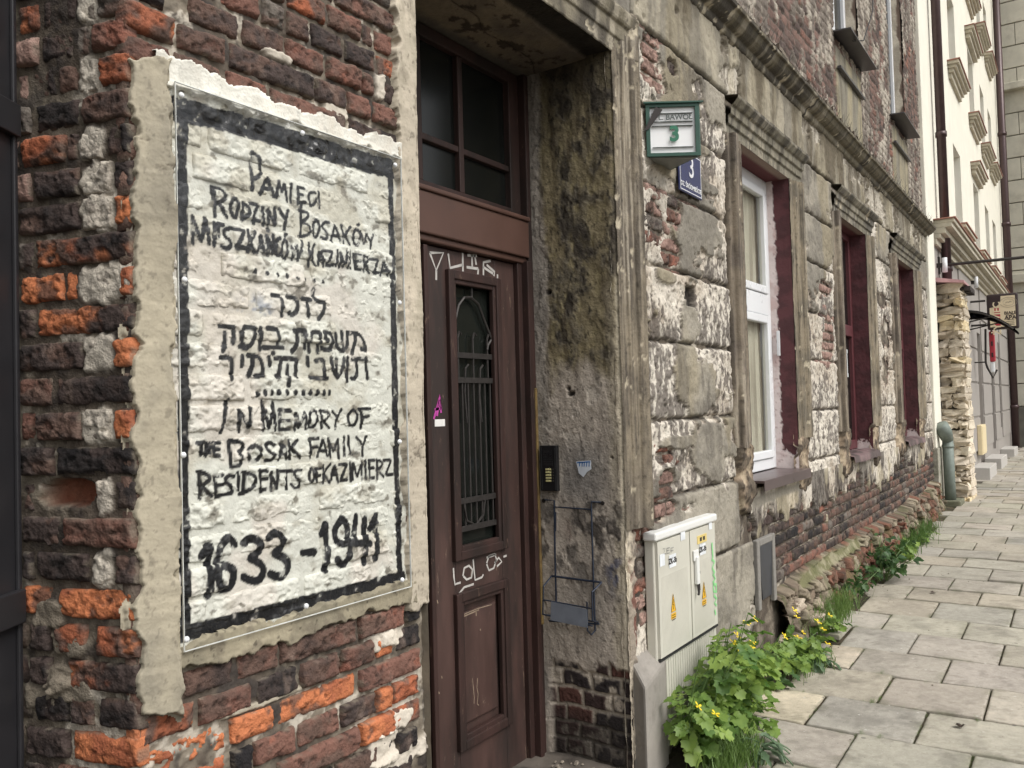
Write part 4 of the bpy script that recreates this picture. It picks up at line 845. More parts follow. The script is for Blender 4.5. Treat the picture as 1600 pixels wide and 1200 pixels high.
for wi, (x0, x1, kind) in enumerate(WINS):
    rl = .010 if wi == 0 else .02
    lw = x0-BAYS[wi][1]; rw = (BAYS[wi+1][0]-x1)
    k1 = lw/.256; k2 = rw/.256
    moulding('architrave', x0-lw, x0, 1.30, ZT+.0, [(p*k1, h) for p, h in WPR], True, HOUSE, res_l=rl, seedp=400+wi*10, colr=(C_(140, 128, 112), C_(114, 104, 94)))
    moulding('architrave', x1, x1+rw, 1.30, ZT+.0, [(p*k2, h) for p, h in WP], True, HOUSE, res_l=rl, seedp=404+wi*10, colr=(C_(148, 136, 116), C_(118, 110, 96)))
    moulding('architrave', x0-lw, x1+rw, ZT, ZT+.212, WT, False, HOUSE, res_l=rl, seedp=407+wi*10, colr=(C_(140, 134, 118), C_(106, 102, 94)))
    # broken console ends at the feet of the architrave
    for cx, sw in ((x0-lw*.45, lw*.9), (x1+rw*.45, rw*.9)):
        def con(U, V, cx=cx, sw=sw):
            n3 = fbm(U*14, V*12, 420+wi, 4); n2 = fbm(U*45, V*40, 421+wi, 4); d = np.minimum(sw*.5-np.abs(U-cx), np.minimum(1.32-V, V-.93-.25*np.abs(U-cx))); a = ss(-.012, .02, d+.02*n3)
            bul = np.exp(-((V-1.05)/.08)**2)*.018+.018*ss(1.12, 1.28, V)
            col = mix(C_(150, 132, 112), C_(104, 94, 82), ss(-.3, .4, n3)); col = mix(col, C_(60, 52, 46), ss(.2, .5, n2+.4*ss(1.05, .95, V))*.8); col = mix(col, C_(214, 196, 168), ss(.2, .5, -n3)*.5)
            return -.02+a*(.03+bul+.012*n3+.004*n2), col, np.full(U.shape, .92), a > .01
        grid('console', FA, np.arange(cx-sw*.55, cx+sw*.55, .007 if wi == 0 else .012), np.arange(.91, 1.34, .008), con, M_DECAY, HOUSE)
    yd = .14 if wi == 0 else .125
    # reveals
    def rev(U, V, wi=wi):
        n3 = fbm(U*10, V*14, 430, 4); n2 = fbm(U*50, V*50, 431, 4); mar = mix(C_(100, 58, 62), C_(84, 50, 53), ss(-.3, .5, n3))
        w = mix(C_(240, 226, 222), C_(220, 196, 192), ss(.1, .6, n3)); w = mix(w, C_(150, 110, 104), ss(.7, .8, n2)*.5)
        if wi == 0: a = ss(.004, -.004, U-.096+.010*n3+.010*n2)*ss(.0, .006, V-1.205-.03*fbm(U*30, V, 433, 3)); 
        else: a = ss(0, .01, V-1.16-.03*n3-.02*n2+.05*ss(.03, .0, U))
        col = mix(w, mar, a)
        return .0015*n3+.0012*n2+.0012*a, col, 1-.3*a, None
    wn_o = MB().box(x0, x1, yd+.07, yd+.075, ZB, ZT).build('window', M_ROOM, HOUSE)
    for X_, nx in ((x1, -1), (x0, 1)):
        grid('reveal', Frame((X_, 0, 0), (0, 1, 0), (nx, 0, 0)), np.arange(-.01, yd+.08, .006), np.arange(ZB-.03, ZT+.01, .010), rev, M_PAINTB, wn_o)
    grid('reveal', Frame((0, 0, ZT), (1, 0, 0), (0, 0, -1), (0, 1, 0)), np.arange(x0, x1+.02, .02), np.arange(-.01, yd+.08, .01), lambda U, V: (0*U, mix(C_(150, 130, 118), C_(104, 58, 60), ss(.03, .06, V)), np.full(U.shape, .9), None), M_PAINTB, wn_o)
    # sill
    sl_ = MB(); o = .075 if wi == 0 else .04
    if wi == 0:
        sl_.box(x0+.0, x1+.03, -o, yd, 1.085, 1.100).box(x0+.0, x1+.03, -o-.004, -o, 1.040, 1.099)
        sl_.build('sill', M_SILL, wn_o, bevel=.004)
    else:
        g = grid('sill', Frame((0, 0, 1.10), (1, 0, 0), (0, 0, 1), (0, -1, 0)), np.arange(x0-.06, x1+.06, .03), np.arange(-yd, .07, .01),
             lambda U, V: (-.25*np.maximum(V, 0)+.006*fbm(U*12, V*12, 440, 3)-.05*(V > .06), mix(C_(126, 104, 104), C_(86, 74, 72), ss(-.2, .5, fbm(U*9, V*20, 441, 3))), np.full(U.shape, .6), None), M_PAINTB, wn_o)
    if wi == 0:
        f = MB(); a, b = x0, x1
        f.box(a, a+.07, yd, yd+.06, ZB, ZT).box(b-.07, b, yd, yd+.06, ZB, ZT).box(a+.07, b-.07, yd, yd+.06, ZB, ZB+.07).box(a+.07, b-.07, yd, yd+.06, ZT-.07, ZT).box(a+.07, b-.07, yd-.006, yd+.06, 2.13, 2.27)
        fo = f.build('frame', M_PVC, wn_o, bevel=.006)
        for z0, z1 in ((ZB+.07, 2.13), (2.27, ZT-.07)):
            g = MB(); c, d = a+.07, b-.07
            g.box(c+.004, c+.055, yd-.014, yd+.03, z0+.004, z1-.004).box(d-.055, d-.004, yd-.014, yd+.03, z0+.004, z1-.004).box(c+.055, d-.055, yd-.014, yd+.03, z0+.004, z0+.055).box(c+.055, d-.055, yd-.014, yd+.03, z1-.055, z1-.004)
            g.build('sash', M_PVC, wn_o, bevel=.006)
            MB().box(c+.055, d-.055, yd+.012, yd+.016, z0+.055, z1-.055).build('pane', M_WGL, wn_o)
        us = np.arange(a+.05, b-.04, .006)
        def cur(U, V): return .008*np.sin(U*95+2*fbm(U*4, V*1.5, 9, 2)), mix(C_(252, 248, 238), C_(214, 208, 198), ss(-.5, .6, fbm(U*20, V*2, 12, 3))), np.full(U.shape, .95), None
        grid('curtain', Frame((0, yd+.055, 0), (1, 0, 0), (0, -1, 0)), us, np.arange(ZB+.06, ZT-.05, .05), cur, M_PAINTB, wn_o)
        # small white contact box with cable on the reveal
        MB().box(x1-.022, x1, .085, .103, 1.86, 2.03).build('white_box', M_PVC, wn_o, bevel=.003)
    else:
        M_WFR = pmat('maroon_frame', C_(96, 48, 52), rough=.5, var=.12)
        f = MB(); a, b = x0, x1; f.box(a, a+.06, yd, yd+.06, ZB, ZT).box(b-.06, b, yd, yd+.06, ZB, ZT).box(a+.06, b-.06, yd, yd+.06, ZB, ZB+.08).box(a+.06, b-.06, yd, yd+.06, ZT-.06, ZT).box(a+.06, b-.06, yd-.008, yd+.06, 2.12, 2.22).box((a+b)/2-.04, (a+b)/2+.04, yd-.012, yd+.06, ZB+.08, 2.12)
        f.build('frame', M_WFR, wn_o, bevel=.005)
        MB().box(a+.06, b-.06, yd+.03, yd+.034, ZB+.08, ZT-.06).build('pane', M_GLT, wn_o)
        if wi == 1: MB().box(a+.42, a+.435, yd-.05, yd-.035, 1.75, 1.98).box(a+.415, a+.44, yd-.052, yd-.012, 1.95, 1.985).box(a+.415, a+.44, yd-.052, yd-.012, 1.745, 1.78).build('handle', M_PVC, wn_o, bevel=.003)

# ---- ledge between ground and upper floor, with rubble and anti-bird wire on it
CP = [(0, .0), (.010, .02), (.02, .028), (.045, .034), (.055, .06), (.075, .085), (.105, .105), (.11, .12), (.128, .122), (.132, .115)]
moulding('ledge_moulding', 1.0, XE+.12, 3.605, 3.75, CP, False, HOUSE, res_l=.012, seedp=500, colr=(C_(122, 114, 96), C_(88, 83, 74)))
def ledge_top(U, V):
    n3 = fbm(U*7, V*14, 510, 4); n2 = fbm(U*24, V*30, 511, 4)
    col = mix(C_(80, 72, 62), C_(120, 110, 96), ss(-.2, .5, n2)); return .055*np.maximum(n3+.25, 0)*ss(.125, .09, V)+.02*np.maximum(n2, 0)*ss(.13, .1, V)-.004, col, np.full(U.shape, .95), None
grid('ledge_rubble', Frame((0, 0, 3.737), (1, 0, 0), (0, 0, 1), (0, -1, 0)), np.arange(1.0, XE+.12, .02), np.arange(-.03, .128, .009), ledge_top, M_DECAY, HOUSE)
# cap of the ledge at the far corner
rr = random.Random(5); q = MB()
for i in range(160):
    x = rr.uniform(3.6, XE); y = -.03-rr.random()*.08; z = 3.745+rr.random()*.02; s = rr.uniform(.008, .03)
    q.prism([(x-s, y-s*.6, z-.02), (x+s, y-s*.7, z-.02), (x+s*.8, y+s, z-.02), (x-s*.7, y+s*.8, z-.02)], [(x-s*.6, y-s*.5, z+s), (x+s*.5, y-s*.3, z+s*.8), (x+s*.4, y+s*.5, z+s*1.2), (x-s*.5, y+s*.4, z+s*.7)])
q.build('ledge_debris', pmat('debris', C_(112, 100, 88), rough=.95, var=.4, scale=25, bump=.5), HOUSE, 'stuff')
q = MB()
for i in range(70):
    x = 4.0+i*.115+rr.uniform(-.03, .03); z0 = 3.77
    for j in range(3):
        a = rr.uniform(-1.2, 1.2); l = rr.uniform(.06, .13); q.tube([(x, -.07, z0), (x+l*math.sin(a)*.8, -.07-l*.6*rr.random(), z0+l*abs(math.cos(a))*.8+.01)], .0011, 3)
q.build('wire_spikes', pmat('spike_wire', C_(90, 86, 82), rough=.4, metal=.8), HOUSE, 'stuff')

# ---- upper storey: bare brick with remnants of render
def upper(U, V):
    n1 = fbm(U*1.6, V*1.3, 600, 4); n3 = fbm(U*7, V*6, 601, 4); n2 = fbm(U*26, V*22, 602, 4); st = fbm(U*12, V*2.5, 603, 4)
    k = (V-.602)/DZ; row = np.floor(k); jz = np.minimum(k-row, 1-k+row)*DZ; ux = (U+.065*(row % 2)+.01*vn(row*1.7, row*0, 5))/.133; jx = np.minimum(ux-np.floor(ux), 1-ux+np.floor(ux))*.133
    j = ss(.003, .010, np.minimum(jz, jx)+.003*n2); rnd = vn(row*7.7+.5, np.floor(ux)*3.3+.5, 8)
    bc = mix(C_(132, 105, 95), C_(88, 76, 71), ss(.25, .75, rnd)); bc = mix(bc, C_(156, 112, 96), ss(.75, .95, rnd)); bc = mix(C_(100, 92, 84), bc, j)
    bc = mix(bc, C_(84, 72, 68), ss(-.1, .6, st+n1*.4)*.6)
    rem = ss(.0, .10, n1*.5+n3*.5+st*.45-.02); low = ss(.12, .0, V-3.95-.25*n1-.2*st); rem = np.maximum(rem*.85, low*ss(-.3, .1, n3+n2*.4)*.8)
    lc = mix(C_(196, 187, 172), C_(128, 119, 109), ss(-.3, .4, st+.3*n2)); col = mix(bc, lc, rem)
    h = -.03+.010*j+.005*n3*j+.004*n2+.012*rem+.006*(rnd-.5)*j
    for (x0, x1) in ((7.42, 8.42), (9.98, 10.98)):
        pnl = ss(.0, .012, np.minimum(np.minimum(U-x0-.02, x1+.0-U), np.minimum(V-3.78, 4.55-V))+.01*n3)
        pc = mix(C_(168, 158, 132), C_(142, 136, 122), ss(-.4, .5, fbm(U*5, V*1.5, 610, 4))); pc = mix(pc, C_(112, 106, 92), ss(.1, .6, fbm(U*13, V*1.6, 611, 4))*.7)
        col = mix(col, pc, pnl); h = h*(1-pnl)+pnl*(-.006+.002*n3)
    return h, col, np.full(U.shape, .92), None
def up_piece(x0, x1, z0, z1): grid('upper_brickwork', FA, np.arange(x0, x1+.013, .014), np.arange(z0, z1+.008, .0105), upper, M_DECAY, HOUSE, 'stuff')
up_piece(3.6, 7.42, 3.72, 6.0); up_piece(7.42, 8.42, 3.72, 4.62); up_piece(8.42, 9.98, 3.72, 6.9); up_piece(9.98, 10.98, 3.72, 4.62); up_piece(10.98, XE, 3.72, 7.4)
grid('upper_brickwork', FA, np.arange(-.5+1.5, 3.63, .05), np.arange(3.7, 6.0, .05), upper, M_DECAY, HOUSE, 'stuff')
M_SHEET = pmat('grey_sheet_metal', C_(96, 94, 96), rough=.4, metal=.5, var=.25)
for (x0, x1) in ((7.42, 8.42), (9.98, 10.98)):
    wo_ = MB().box(x0, x1, .26, .27, 4.65, 6.6).build('window', M_ROOM, HOUSE)
    for X_, nx in ((x1, -1), (x0, 1)):
        grid('reveal', Frame((X_, 0, 0), (0, 1, 0), (nx, 0, 0)), np.arange(.03, .27, .012), np.arange(4.6, 6.9, .012), lambda U, V: (.004*fbm(U*12, V*8, 620, 4)-.012*ss(.06, .05, U+.03*fbm(U*6, V*6, 622, 4)),
             mix(mix(C_(206, 196, 178), C_(176, 166, 150), ss(-.2, .5, fbm(U*9, V*4, 621, 4))), C_(130, 112, 100), ss(.06, .05, U+.03*fbm(U*6, V*6, 622, 4))), np.full(U.shape, .9), None), M_DECAY, wo_)
    MB().box(x0, x0+.07, .12, .2, 4.66, 6.6).box(x1-.07, x1, .12, .2, 4.66, 6.6).box(x0+.07, x1-.07, .12, .2, 4.66, 4.74).box((x0+x1)/2-.05, (x0+x1)/2+.05, .12, .2, 4.74, 6.6).build('frame', M_PVC, wo_, bevel=.005)
    MB().box(x0+.07, x1-.07, .15, .155, 4.74, 6.6).build('pane', M_GLT, wo_)
    s_ = MB(); s_.prism([(x0-.03, -.13, 4.625), (x1+.05, -.13, 4.625), (x1+.05, .26, 4.655), (x0-.03, .26, 4.655)], [(x0-.03, -.13, 4.637), (x1+.05, -.13, 4.637), (x1+.05, .26, 4.667), (x0-.03, .26, 4.667)]); s_.build('sill', M_SHEET, wo_)
    MB().box(x0+.02, x1-.02, -.03, .0, 4.34, 4.36).build('string_line', M_SHEET, wo_)
# closed body of the house behind the facade skins
MB().box(1.1, 1.88, .29, 6, -.1, 7.6).box(3.3, XE, .29, 6, -.1, 7.6).box(1.88, 3.3, .7, 6, -.1, 7.6).box(1.88, 3.3, .29, .7, 3.2, 7.6).box(1.1, 1.88, .06, .29, -.1, 6).box(3.3, 4.8, .05, .29, -.1, 7.5).box(4.8, 7.25, .06, .29, 3.2, 7.5).box(8.45, 9.85, .06, .29, -.1, 7.5).box(11.0, XE, .06, .29, -.1, 7.5).box(5.85, 7.28, .06, .29, -.1, 3.2).box(4.8, XE, .06, .29, -.1, 1.08).box(1.88, 3.3, .06, .29, 3.2, 7.5).box(7.25, 8.45, .06, .11, 3.2, 4.6).box(9.85, 11.0, .06, .11, 3.2, 4.6).build('wall_core', pmat('wall_core', C_(96, 84, 76), rough=.95), HOUSE, 'structure')
#@@P4
# ---- foundation rubble along the foot of the wall
def found(U, V):
    n1 = fbm(U*1.7, V*3, 700, 4); n3 = fbm(U*6, V*8, 701, 4); n2 = fbm(U*26, V*26, 702, 4); n4 = fbm(U*70, V*70, 703, 3)
    zt = .42+.05*fbm(U*1.3, U*0, 704, 2); a = ss(.03, -.01, V-zt)
    f1, e, rv = worley(U/.15+.3*n3, V/.085+.3*n2, 9); st = ss(.02, .22, e)
    ledge = ss(5.5, 5.62, U)*ss(7.5, 7.3, U)*ss(.345, .36, V+.01*n3)*ss(zt+.02, zt-.01, V)
    h = -.03+a*(.055+.05*ss(.38, .1, V)+.05*rv*st+.022*st+.012*n3+.010*n2+.004*n4); h = h*(1-ledge)+ledge*(.055-.55*(V-.35)+.004*n2)
    col = mix(C_(122, 108, 94), C_(158, 146, 126), ss(.2, .8, rv)); col = mix(col, C_(128, 82, 66), ss(.55, .7, _h(np.floor(rv*997), rv*0, 3))*ss(5.6, 6.2, U)*.85); col = mix(col, C_(52, 44, 38), (1-st)*.8)
    col = mix(col, C_(84, 76, 66), ss(.0, .6, n3+n2*.4)*.5); col = mix(col, mix(C_(152, 146, 120), C_(118, 116, 84), ss(-.2, .4, n3+.4*n2)), ledge); col = mix(col, C_(84, 90, 54), ss(.3, .6, fbm(U*5, V*6, 706, 4))*.5)
    return h, col, np.full(U.shape, .95), a > .01
grid('foundation', FA, np.arange(5.16, XE, .009), np.arange(-.02, .56, .007), found, M_DECAY, HOUSE)
def stone_mesh(name, size, seed, cols, n=14, m=9, rough=.34, pw=.38):
    th = np.linspace(0, 2*np.pi, n+1)[:-1]; ph = np.linspace(-np.pi/2, np.pi/2, m)
    T, Pp = np.meshgrid(th, ph); x = np.cos(Pp)*np.cos(T); y = np.cos(Pp)*np.sin(T); z = np.sin(Pp)
    p = np.stack([x, y, z], -1); p = np.sign(p)*np.abs(p)**pw
    d = 1+rough*fbm(p[..., 0]*1.6+seed*3.1+p[..., 2]*1.3, p[..., 1]*1.7+seed+p[..., 2]*.9, seed, 4); P = p*d[..., None]*np.array(size)*.5
    n1 = fbm(p[..., 0]*2+seed, p[..., 2]*2+p[..., 1], seed+3, 3); c = mix(cols[0], cols[1], ss(-.4, .5, n1))
    idx = np.arange(m*n).reshape(m, n); Q = np.stack([idx[:-1], np.roll(idx[:-1], -1, 1), np.roll(idx[1:], -1, 1), idx[1:]], -1).reshape(-1, 4)
    return mesh_np(name, P.reshape(-1, 3), Q, rgba(c, np.full(c.shape[:-1], .92)).reshape(-1, 4), smooth=False)
rs = random.Random(8)
for i in range(14):
    x = (5.10+i*.26 if i < 3 else 6.0+(i-3)*.5)+rs.uniform(-.05, .05)
    if x > 11.9: break
    pale = x < 5.95
    cols = (C_(206, 192, 172), C_(150, 134, 118)) if pale else rs.choice([(C_(142, 96, 78), C_(90, 66, 56)), (C_(140, 130, 112), C_(100, 92, 80)), (C_(118, 84, 70), C_(84, 70, 60))])
    sz = (rs.uniform(.09, .19), rs.uniform(.08, .13), rs.uniform(.05, .10)); zc = gnd_z(x)+(rs.uniform(.05, .30) if pale else rs.choice([rs.uniform(.03, .1), rs.uniform(.12, .25)]))
    o = link('foundation_stone', stone_mesh('foundation_stone', sz, 30+i, cols), M_DECAY, HOUSE); o.location = (x, -.07-rs.uniform(0, .06), zc); o.rotation_euler = (rs.uniform(-.2, .2), rs.uniform(-.15, .15), rs.uniform(-.3, .3))
# door step
def stepf(U, V):
    n3 = fbm(U*9, V*9, 720, 4); n2 = fbm(U*40, V*40, 721, 3); c = mix(C_(112, 104, 96), C_(78, 72, 66), ss(-.3, .5, n3)); return .006*n3+.002*n2, c, np.full(U.shape, .85), None
GFR = Frame((0, 0, .0), (1, 0, 0), (0, 0, 1), (0, -1, 0))
grid('door_step', Frame((0, 0, .045), (1, 0, 0), (0, 0, 1), (0, -1, 0)), np.arange(1.9, 3.22, .015), np.arange(-.5, -.02, .015), stepf, M_CONC, HOUSE)
MB().box(1.9, 3.22, .02, .5, -.1, .038).build('step_stone', pmat('step_stone', C_(110, 102, 94), rough=.9, bump=.5), HOUSE, bevel=.01)

# ================================================================== PAVEMENT, STREET AND GROUND
M_EARTH = masonry('earth', bump=.9, scale=60, var=.35, bumpd=.01)
def earth(U, V):
    n3 = fbm(U*8, V*8, 740, 4); n2 = fbm(U*40, V*40, 741, 4); c = mix(C_(92, 82, 66), C_(60, 54, 44), ss(-.3, .5, n3)); c = mix(c, C_(84, 92, 56), ss(.1, .5, n2)*.5)
    gz = np.minimum(.15, .016*(U-3.4)); return gz-.011+.004*n3+.003*n2+.018*ss(.22, .05, V)*(U > 3.6), c, np.full(U.shape, .95), None
pave = grid('pavement', GFR, np.arange(-1, 13, .04), np.concatenate([np.arange(-.06, .5, .015), np.arange(.5, 3.2, .05)]), earth, M_EARTH, None, 'structure')
gr2 = grid('pavement', GFR, np.arange(13, 29, .3), np.arange(-.06, 3.2, .1), lambda U, V: (0*U+.128, np.broadcast_to(C_(84, 76, 62), U.shape+(3,)), np.full(U.shape, .95), None), M_EARTH, None, 'structure')
M_ASPH = pmat('asphalt', (.055, .054, .052), rough=.9, var=.3, scale=60, bump=.6)
tag(MB().box(-12, 40, -9.5, -3.32, -.1, .02).build('road', M_ASPH), kind='structure')
tag(MB().box(-120, 120, -120, 120, -.4, -.12).build('ground', pmat('ground_soil', C_(120, 112, 98), rough=.95)), kind='structure')
kb = tag(MB().box(-6, 32, -3.32, -3.2, -.1, .12).build('kerb', pmat('kerb_stone', C_(170, 164, 152), rough=.85, bump=.4), bevel=.012), kind='structure')
def slab_fn(x0, x1, y0, y1, sd, c, tilt):
    rg = random.Random(sd); ta, tb_ = rg.uniform(-.006, .006)*tilt, rg.uniform(-.006, .006)*tilt; lift = rg.uniform(-.002, .003)*tilt
    tone = rg.uniform(.88, 1.07); c2 = c*np.array([rg.uniform(.97, 1.03), 1, rg.uniform(.94, 1.03)])*tone
    def fn(U, V):
        d = np.minimum(np.minimum(U-x0, x1-U), np.minimum(V-y0, y1-V)); n3 = fbm(U*7, V*7, 760, 4); n2 = fbm(U*40, V*40, 761, 4); n1 = fbm(U*1.7, V*1.7, 762, 3)
        w = .0022*fbm(U*30, V*30, 763, 3); S = (U-x0)/(x1-x0); T = (V-y0)/(y1-y0)
        corner = np.minimum(S, 1-S)*(x1-x0)+np.minimum(T, 1-T)*(y1-y0)
        Uo = U+(.5-S)*2*np.abs(w); Vo = V+(.5-T)*2*np.abs(w)
        gz = np.minimum(.15, .016*(U-3.4)); h = gz+lift+ta*(S-.5)*2+tb_*(T-.5)*2+.0010*n3+.0006*n2-.004*np.exp(-(d/.003)**2)-.006*np.exp(-(corner/.008)**2)
        col = mix(c2, c2*.80, ss(-.2, .7, n3+.3*n2)); col = mix(col, c2*1.14, ss(.1, .6, n1)*.5); col = mix(col, C_(120, 114, 100), ss(.008, .001, d+.006*n2)*.5); col = mix(col, C_(84, 78, 68), ss(.5, .62, fbm(U*14, V*14, 766, 5))*.22);  col = col*(1-.13*ss(.1, .5, fbm(U*3.1, V*2.3, 769, 4)))[..., None]
        col = mix(col, C_(120, 122, 92), ss(.06, .0, d)*ss(0, .5, n3)*.25)
        h = np.where(d < 1e-6, gz-.03, h); return h, col, np.full(U.shape, .82), None, Uo, Vo
    return fn
M_SLAB = masonry('paving_stone', bump=.5, scale=130, var=.22, bumpd=.003, spots=True)
c_slab = C_(188, 181, 168); c_pale = C_(222, 211, 190)
def slab(x0, x1, y0, y1, sd, c=c_slab, tilt=1., res=.03, name='paving_slab', dz=0):
    kn = lambda a_, b_: np.concatenate([[a_, a_+.0012, a_+.006], np.linspace(a_+.014, b_-.014, max(3, int((b_-a_)/res))), [b_-.006, b_-.0012, b_]])
    me = grid(name, Frame((0, 0, dz), (1, 0, 0), (0, 0, 1), (0, -1, 0)), kn(x0, x1), kn(y0, y1), slab_fn(x0, x1, y0, y1, sd, c, tilt), M_SLAB, mesh_only=True)
    return link(name, me, M_SLAB, pave)
XR = [2.35, 2.80, 3.25, 3.70, 4.152, 4.597, 5.06, 5.507, 5.968, 6.40, 6.90, 7.335, 7.80, 8.27, 8.72, 9.15, 9.58, 10.03, 10.47, 10.9, 11.35, 11.8]
while XR[-1] < 26.5: XR.append(XR[-1]+.45)
rp = random.Random(31); ns = 0; far_sl = []
for i in range(len(XR)-1):
    a, b = XR[i]+.0018, XR[i+1]-.0018; off = .205 if i % 2 == 1 else -.032
    j = 0; y = off
    if i % 2 == 0: y = -.032+.47*0
    while y < 2.9:
        y1 = y+.473; yy0 = max(y, .04 if a > 5.2 else .16); 
        px = [(RT@(np.array([X_, -Y_, gnd_z(X_)])-CAMP), FWD@(np.array([X_, -Y_, gnd_z(X_)])-CAMP)) for X_ in (a, b) for Y_ in (yy0, y1)]
        vis = any(d > 0 and -850 < n_*CAM_F/max(d, .01) < 860 for n_, d in px)
        rects = [(a, b, yy0+.003, y1-.003)]
        skip = False
        if abs(a-4.156) < .02 and y < 0.1: rects = []; slab(4.16, 4.592, .125, .432, 901, c_pale, .6, .02)
        if abs(a-5.064) < .02 and y < .1: rects = [(5.064, 5.5, .0, .24)] if False else []; slab(5.10, 5.50, .25, .437, 902, c_pale, .6, .02); slab(5.07, 5.50, .05, .245, 904, c_slab, 1.)
        if abs(a-5.511) < .02 and y < .25 and y < .1: rects = []
        if a > 5.5 and a < 5.6 and y1 < .7 and y1 > .5: rects = [(a, b, .285, y1-.004)]
        for r_ in rects:
            if r_[3]-r_[2] < .06: continue
            if vis and ns < 285: slab(*r_, 1000+i*20+j, res=.014 if a < 5.2 else .022 if a < 7.5 else .06); ns += 1
            else: far_sl.append(r_)
        y = y1; j += 1
slab(5.60, 5.94, .03, .275, 903, C_(226, 218, 202), .3, .02, dz=.035)
Vs = []; Qs = []; Cs = []; off = 0
for k_, r_ in enumerate(far_sl):
    U, V = np.meshgrid(knots(r_[0], r_[1], .2), knots(r_[2], r_[3], .2)); h, c, ro, _, Uo, Vo = slab_fn(*r_, 3000+k_, c_slab, 1)(U, V); ny, nx = U.shape; idx = np.arange(ny*nx).reshape(ny, nx)+off
    Qs.append(np.stack([idx[:-1, :-1], idx[:-1, 1:], idx[1:, 1:], idx[1:, :-1]], -1).reshape(-1, 4)); Vs.append(GFR.at(Uo, Vo, h).reshape(-1, 3)); Cs.append(rgba(c, ro).reshape(-1, 4)); off += ny*nx
if Vs: link('paving_slab', mesh_np('paving_slab', np.concatenate(Vs), np.concatenate(Qs), np.concatenate(Cs)), M_CONC, pave, 'stuff')

# ================================================================== NEIGHBOUR AND END OF THE STREET
M_CREAM = pmat('cream_render', C_(252, 248, 232), rough=.85, var=.05, scale=2.5, bump=.15, dirt=C_(232, 222, 190), dirt_amt=.3)
M_GREYR = pmat('grey_beige_render', C_(168, 162, 156), rough=.85, var=.06, scale=3, bump=.15, dirt=C_(146, 140, 134), dirt_amt=.3)
M_MOULD = pmat('sill_moulding', C_(206, 198, 178), rough=.85, var=.18, scale=8, bump=.3)
M_RTILE = pmat('red_sheet_cap', C_(168, 120, 104), rough=.6, var=.2)
M_BPIPE = pmat('brown_downpipe', C_(82, 64, 64), rough=.35, metal=.3, var=.15)
NB = empty('cream_townhouse', (12.05, 0, 0), 'tall cream townhouse with moulded sills beyond the crumbling tenement', 'house')
def wall_holes(name, x0, x1, z0, z1, holes, y0, y1, mat, parent):
    xs = sorted({x0, x1, *[h[0] for h in holes], *[h[1] for h in holes]}); m = MB()
    for a, b in zip(xs[:-1], xs[1:]):
        cuts = sorted([(h[2], h[3]) for h in holes if h[0] <= a+1e-6 and h[1] >= b-1e-6]); z = z0
        for c, d in cuts:
            if c > z: m.box(a, b, y0, y1, z, c)
            z = d
        if z < z1: m.box(a, b, y0, y1, z, z1)
    return m.build(name, mat, parent)
cols_ = [(15.6, 16.6, 0), (18.7, 19.7, 1), (21.1, 22.0, 0), (23.0, 23.9, 0)]
hol = [(a, b, z, z+1.38) for (a, b, _) in cols_ for z in (4.34, 7.0, 9.62, 12.3)]
wall_holes('wall', 12.62, 26.2, 3.95, 15, hol, 0, .35, M_CREAM, NB)
MB().box(12.045, 12.62, -.03, .35, .9, 15).build('pilaster', M_CREAM, NB, bevel=.01)
MB().box(12.045, 12.60, -.045, .35, .0, .9).build('plinth', pmat('grey_plinth', C_(176, 172, 158), rough=.9, dirt=C_(112, 112, 92), dirt_amt=.45, bump=.4), NB, bevel=.01)
shop_h = [(17.95, 18.75, .25, 2.75), (20.6, 21.3, .4, 2.75), (22.6, 23.2, .8, 2.8), (14.2, 15.4, .1, 2.7)]
wall_holes('wall', 12.62, 26.2, -.05, 3.62, shop_h, 0.0, .35, M_GREYR, NB)
MB().box(12.62, 26.2, .36, .4, -.05, 15).build('inner_wall', pmat('inner_grey', C_(110, 104, 96), rough=.9), NB)  # backing wall in one even grey brown
MB().box(12.05, 26.2, .4, 8, -.05, 15).build('building_body', M_CREAM, NB)
# rusticated joints cut as narrow proud bands between grooves
for k_, z in enumerate(np.arange(.55, 3.5, .62)):
    xs = [12.9] + [v for h in shop_h[:3] for v in h[:2]]+[26.2]
    for a, b in ((13.5, 14.15), (15.45, 17.9), (18.8, 20.55), (21.35, 22.55), (23.25, 26.2)):
        MB().box(a, b, -.022, .0, z+.02, z+.60).build('rusticated_band', M_GREYR, NB, bevel=.006)
for (a, b, zl, zh) in hol:
    w = MB().box(a, b, .22, .24, zl, zh).build('window', M_GLT, NB); x_ = (a+b)/2
    MB().box(a, a+.07, .17, .22, zl, zh).box(b-.07, b, .17, .22, zl, zh).box(x_-.05, x_+.05, .17, .22, zl, zh).box(a+.07, x_-.05, .17, .22, zl, zl+.08).box(x_+.05, b-.07, .17, .22, zl, zl+.08).box(a+.07, x_-.05, .17, .22, zh-.08, zh).box(x_+.05, b-.07, .17, .22, zh-.08, zh).box(a+.07, x_-.05, .17, .22, zl+.85, zl+.92).box(x_+.05, b-.07, .17, .22, zl+.85, zl+.92).build('frame', M_PVC, w)
    s_ = MB()
    for k_, (e, p, c, d) in enumerate(((.32, .17, -.05, .0), (.28, .13, -.10, -.05), (.24, .085, -.16, -.10), (.20, .05, -.24, -.16))): s_.box(a-e, b+e, -p, .0, zl+c-.03, zl+d-.03)
    s_.build('sill', M_MOULD, w, bevel=.006); MB().box(a-.34, b+.34, -.19, .2, zl-.03, zl-.012).build('sill_cap', M_RTILE, w)
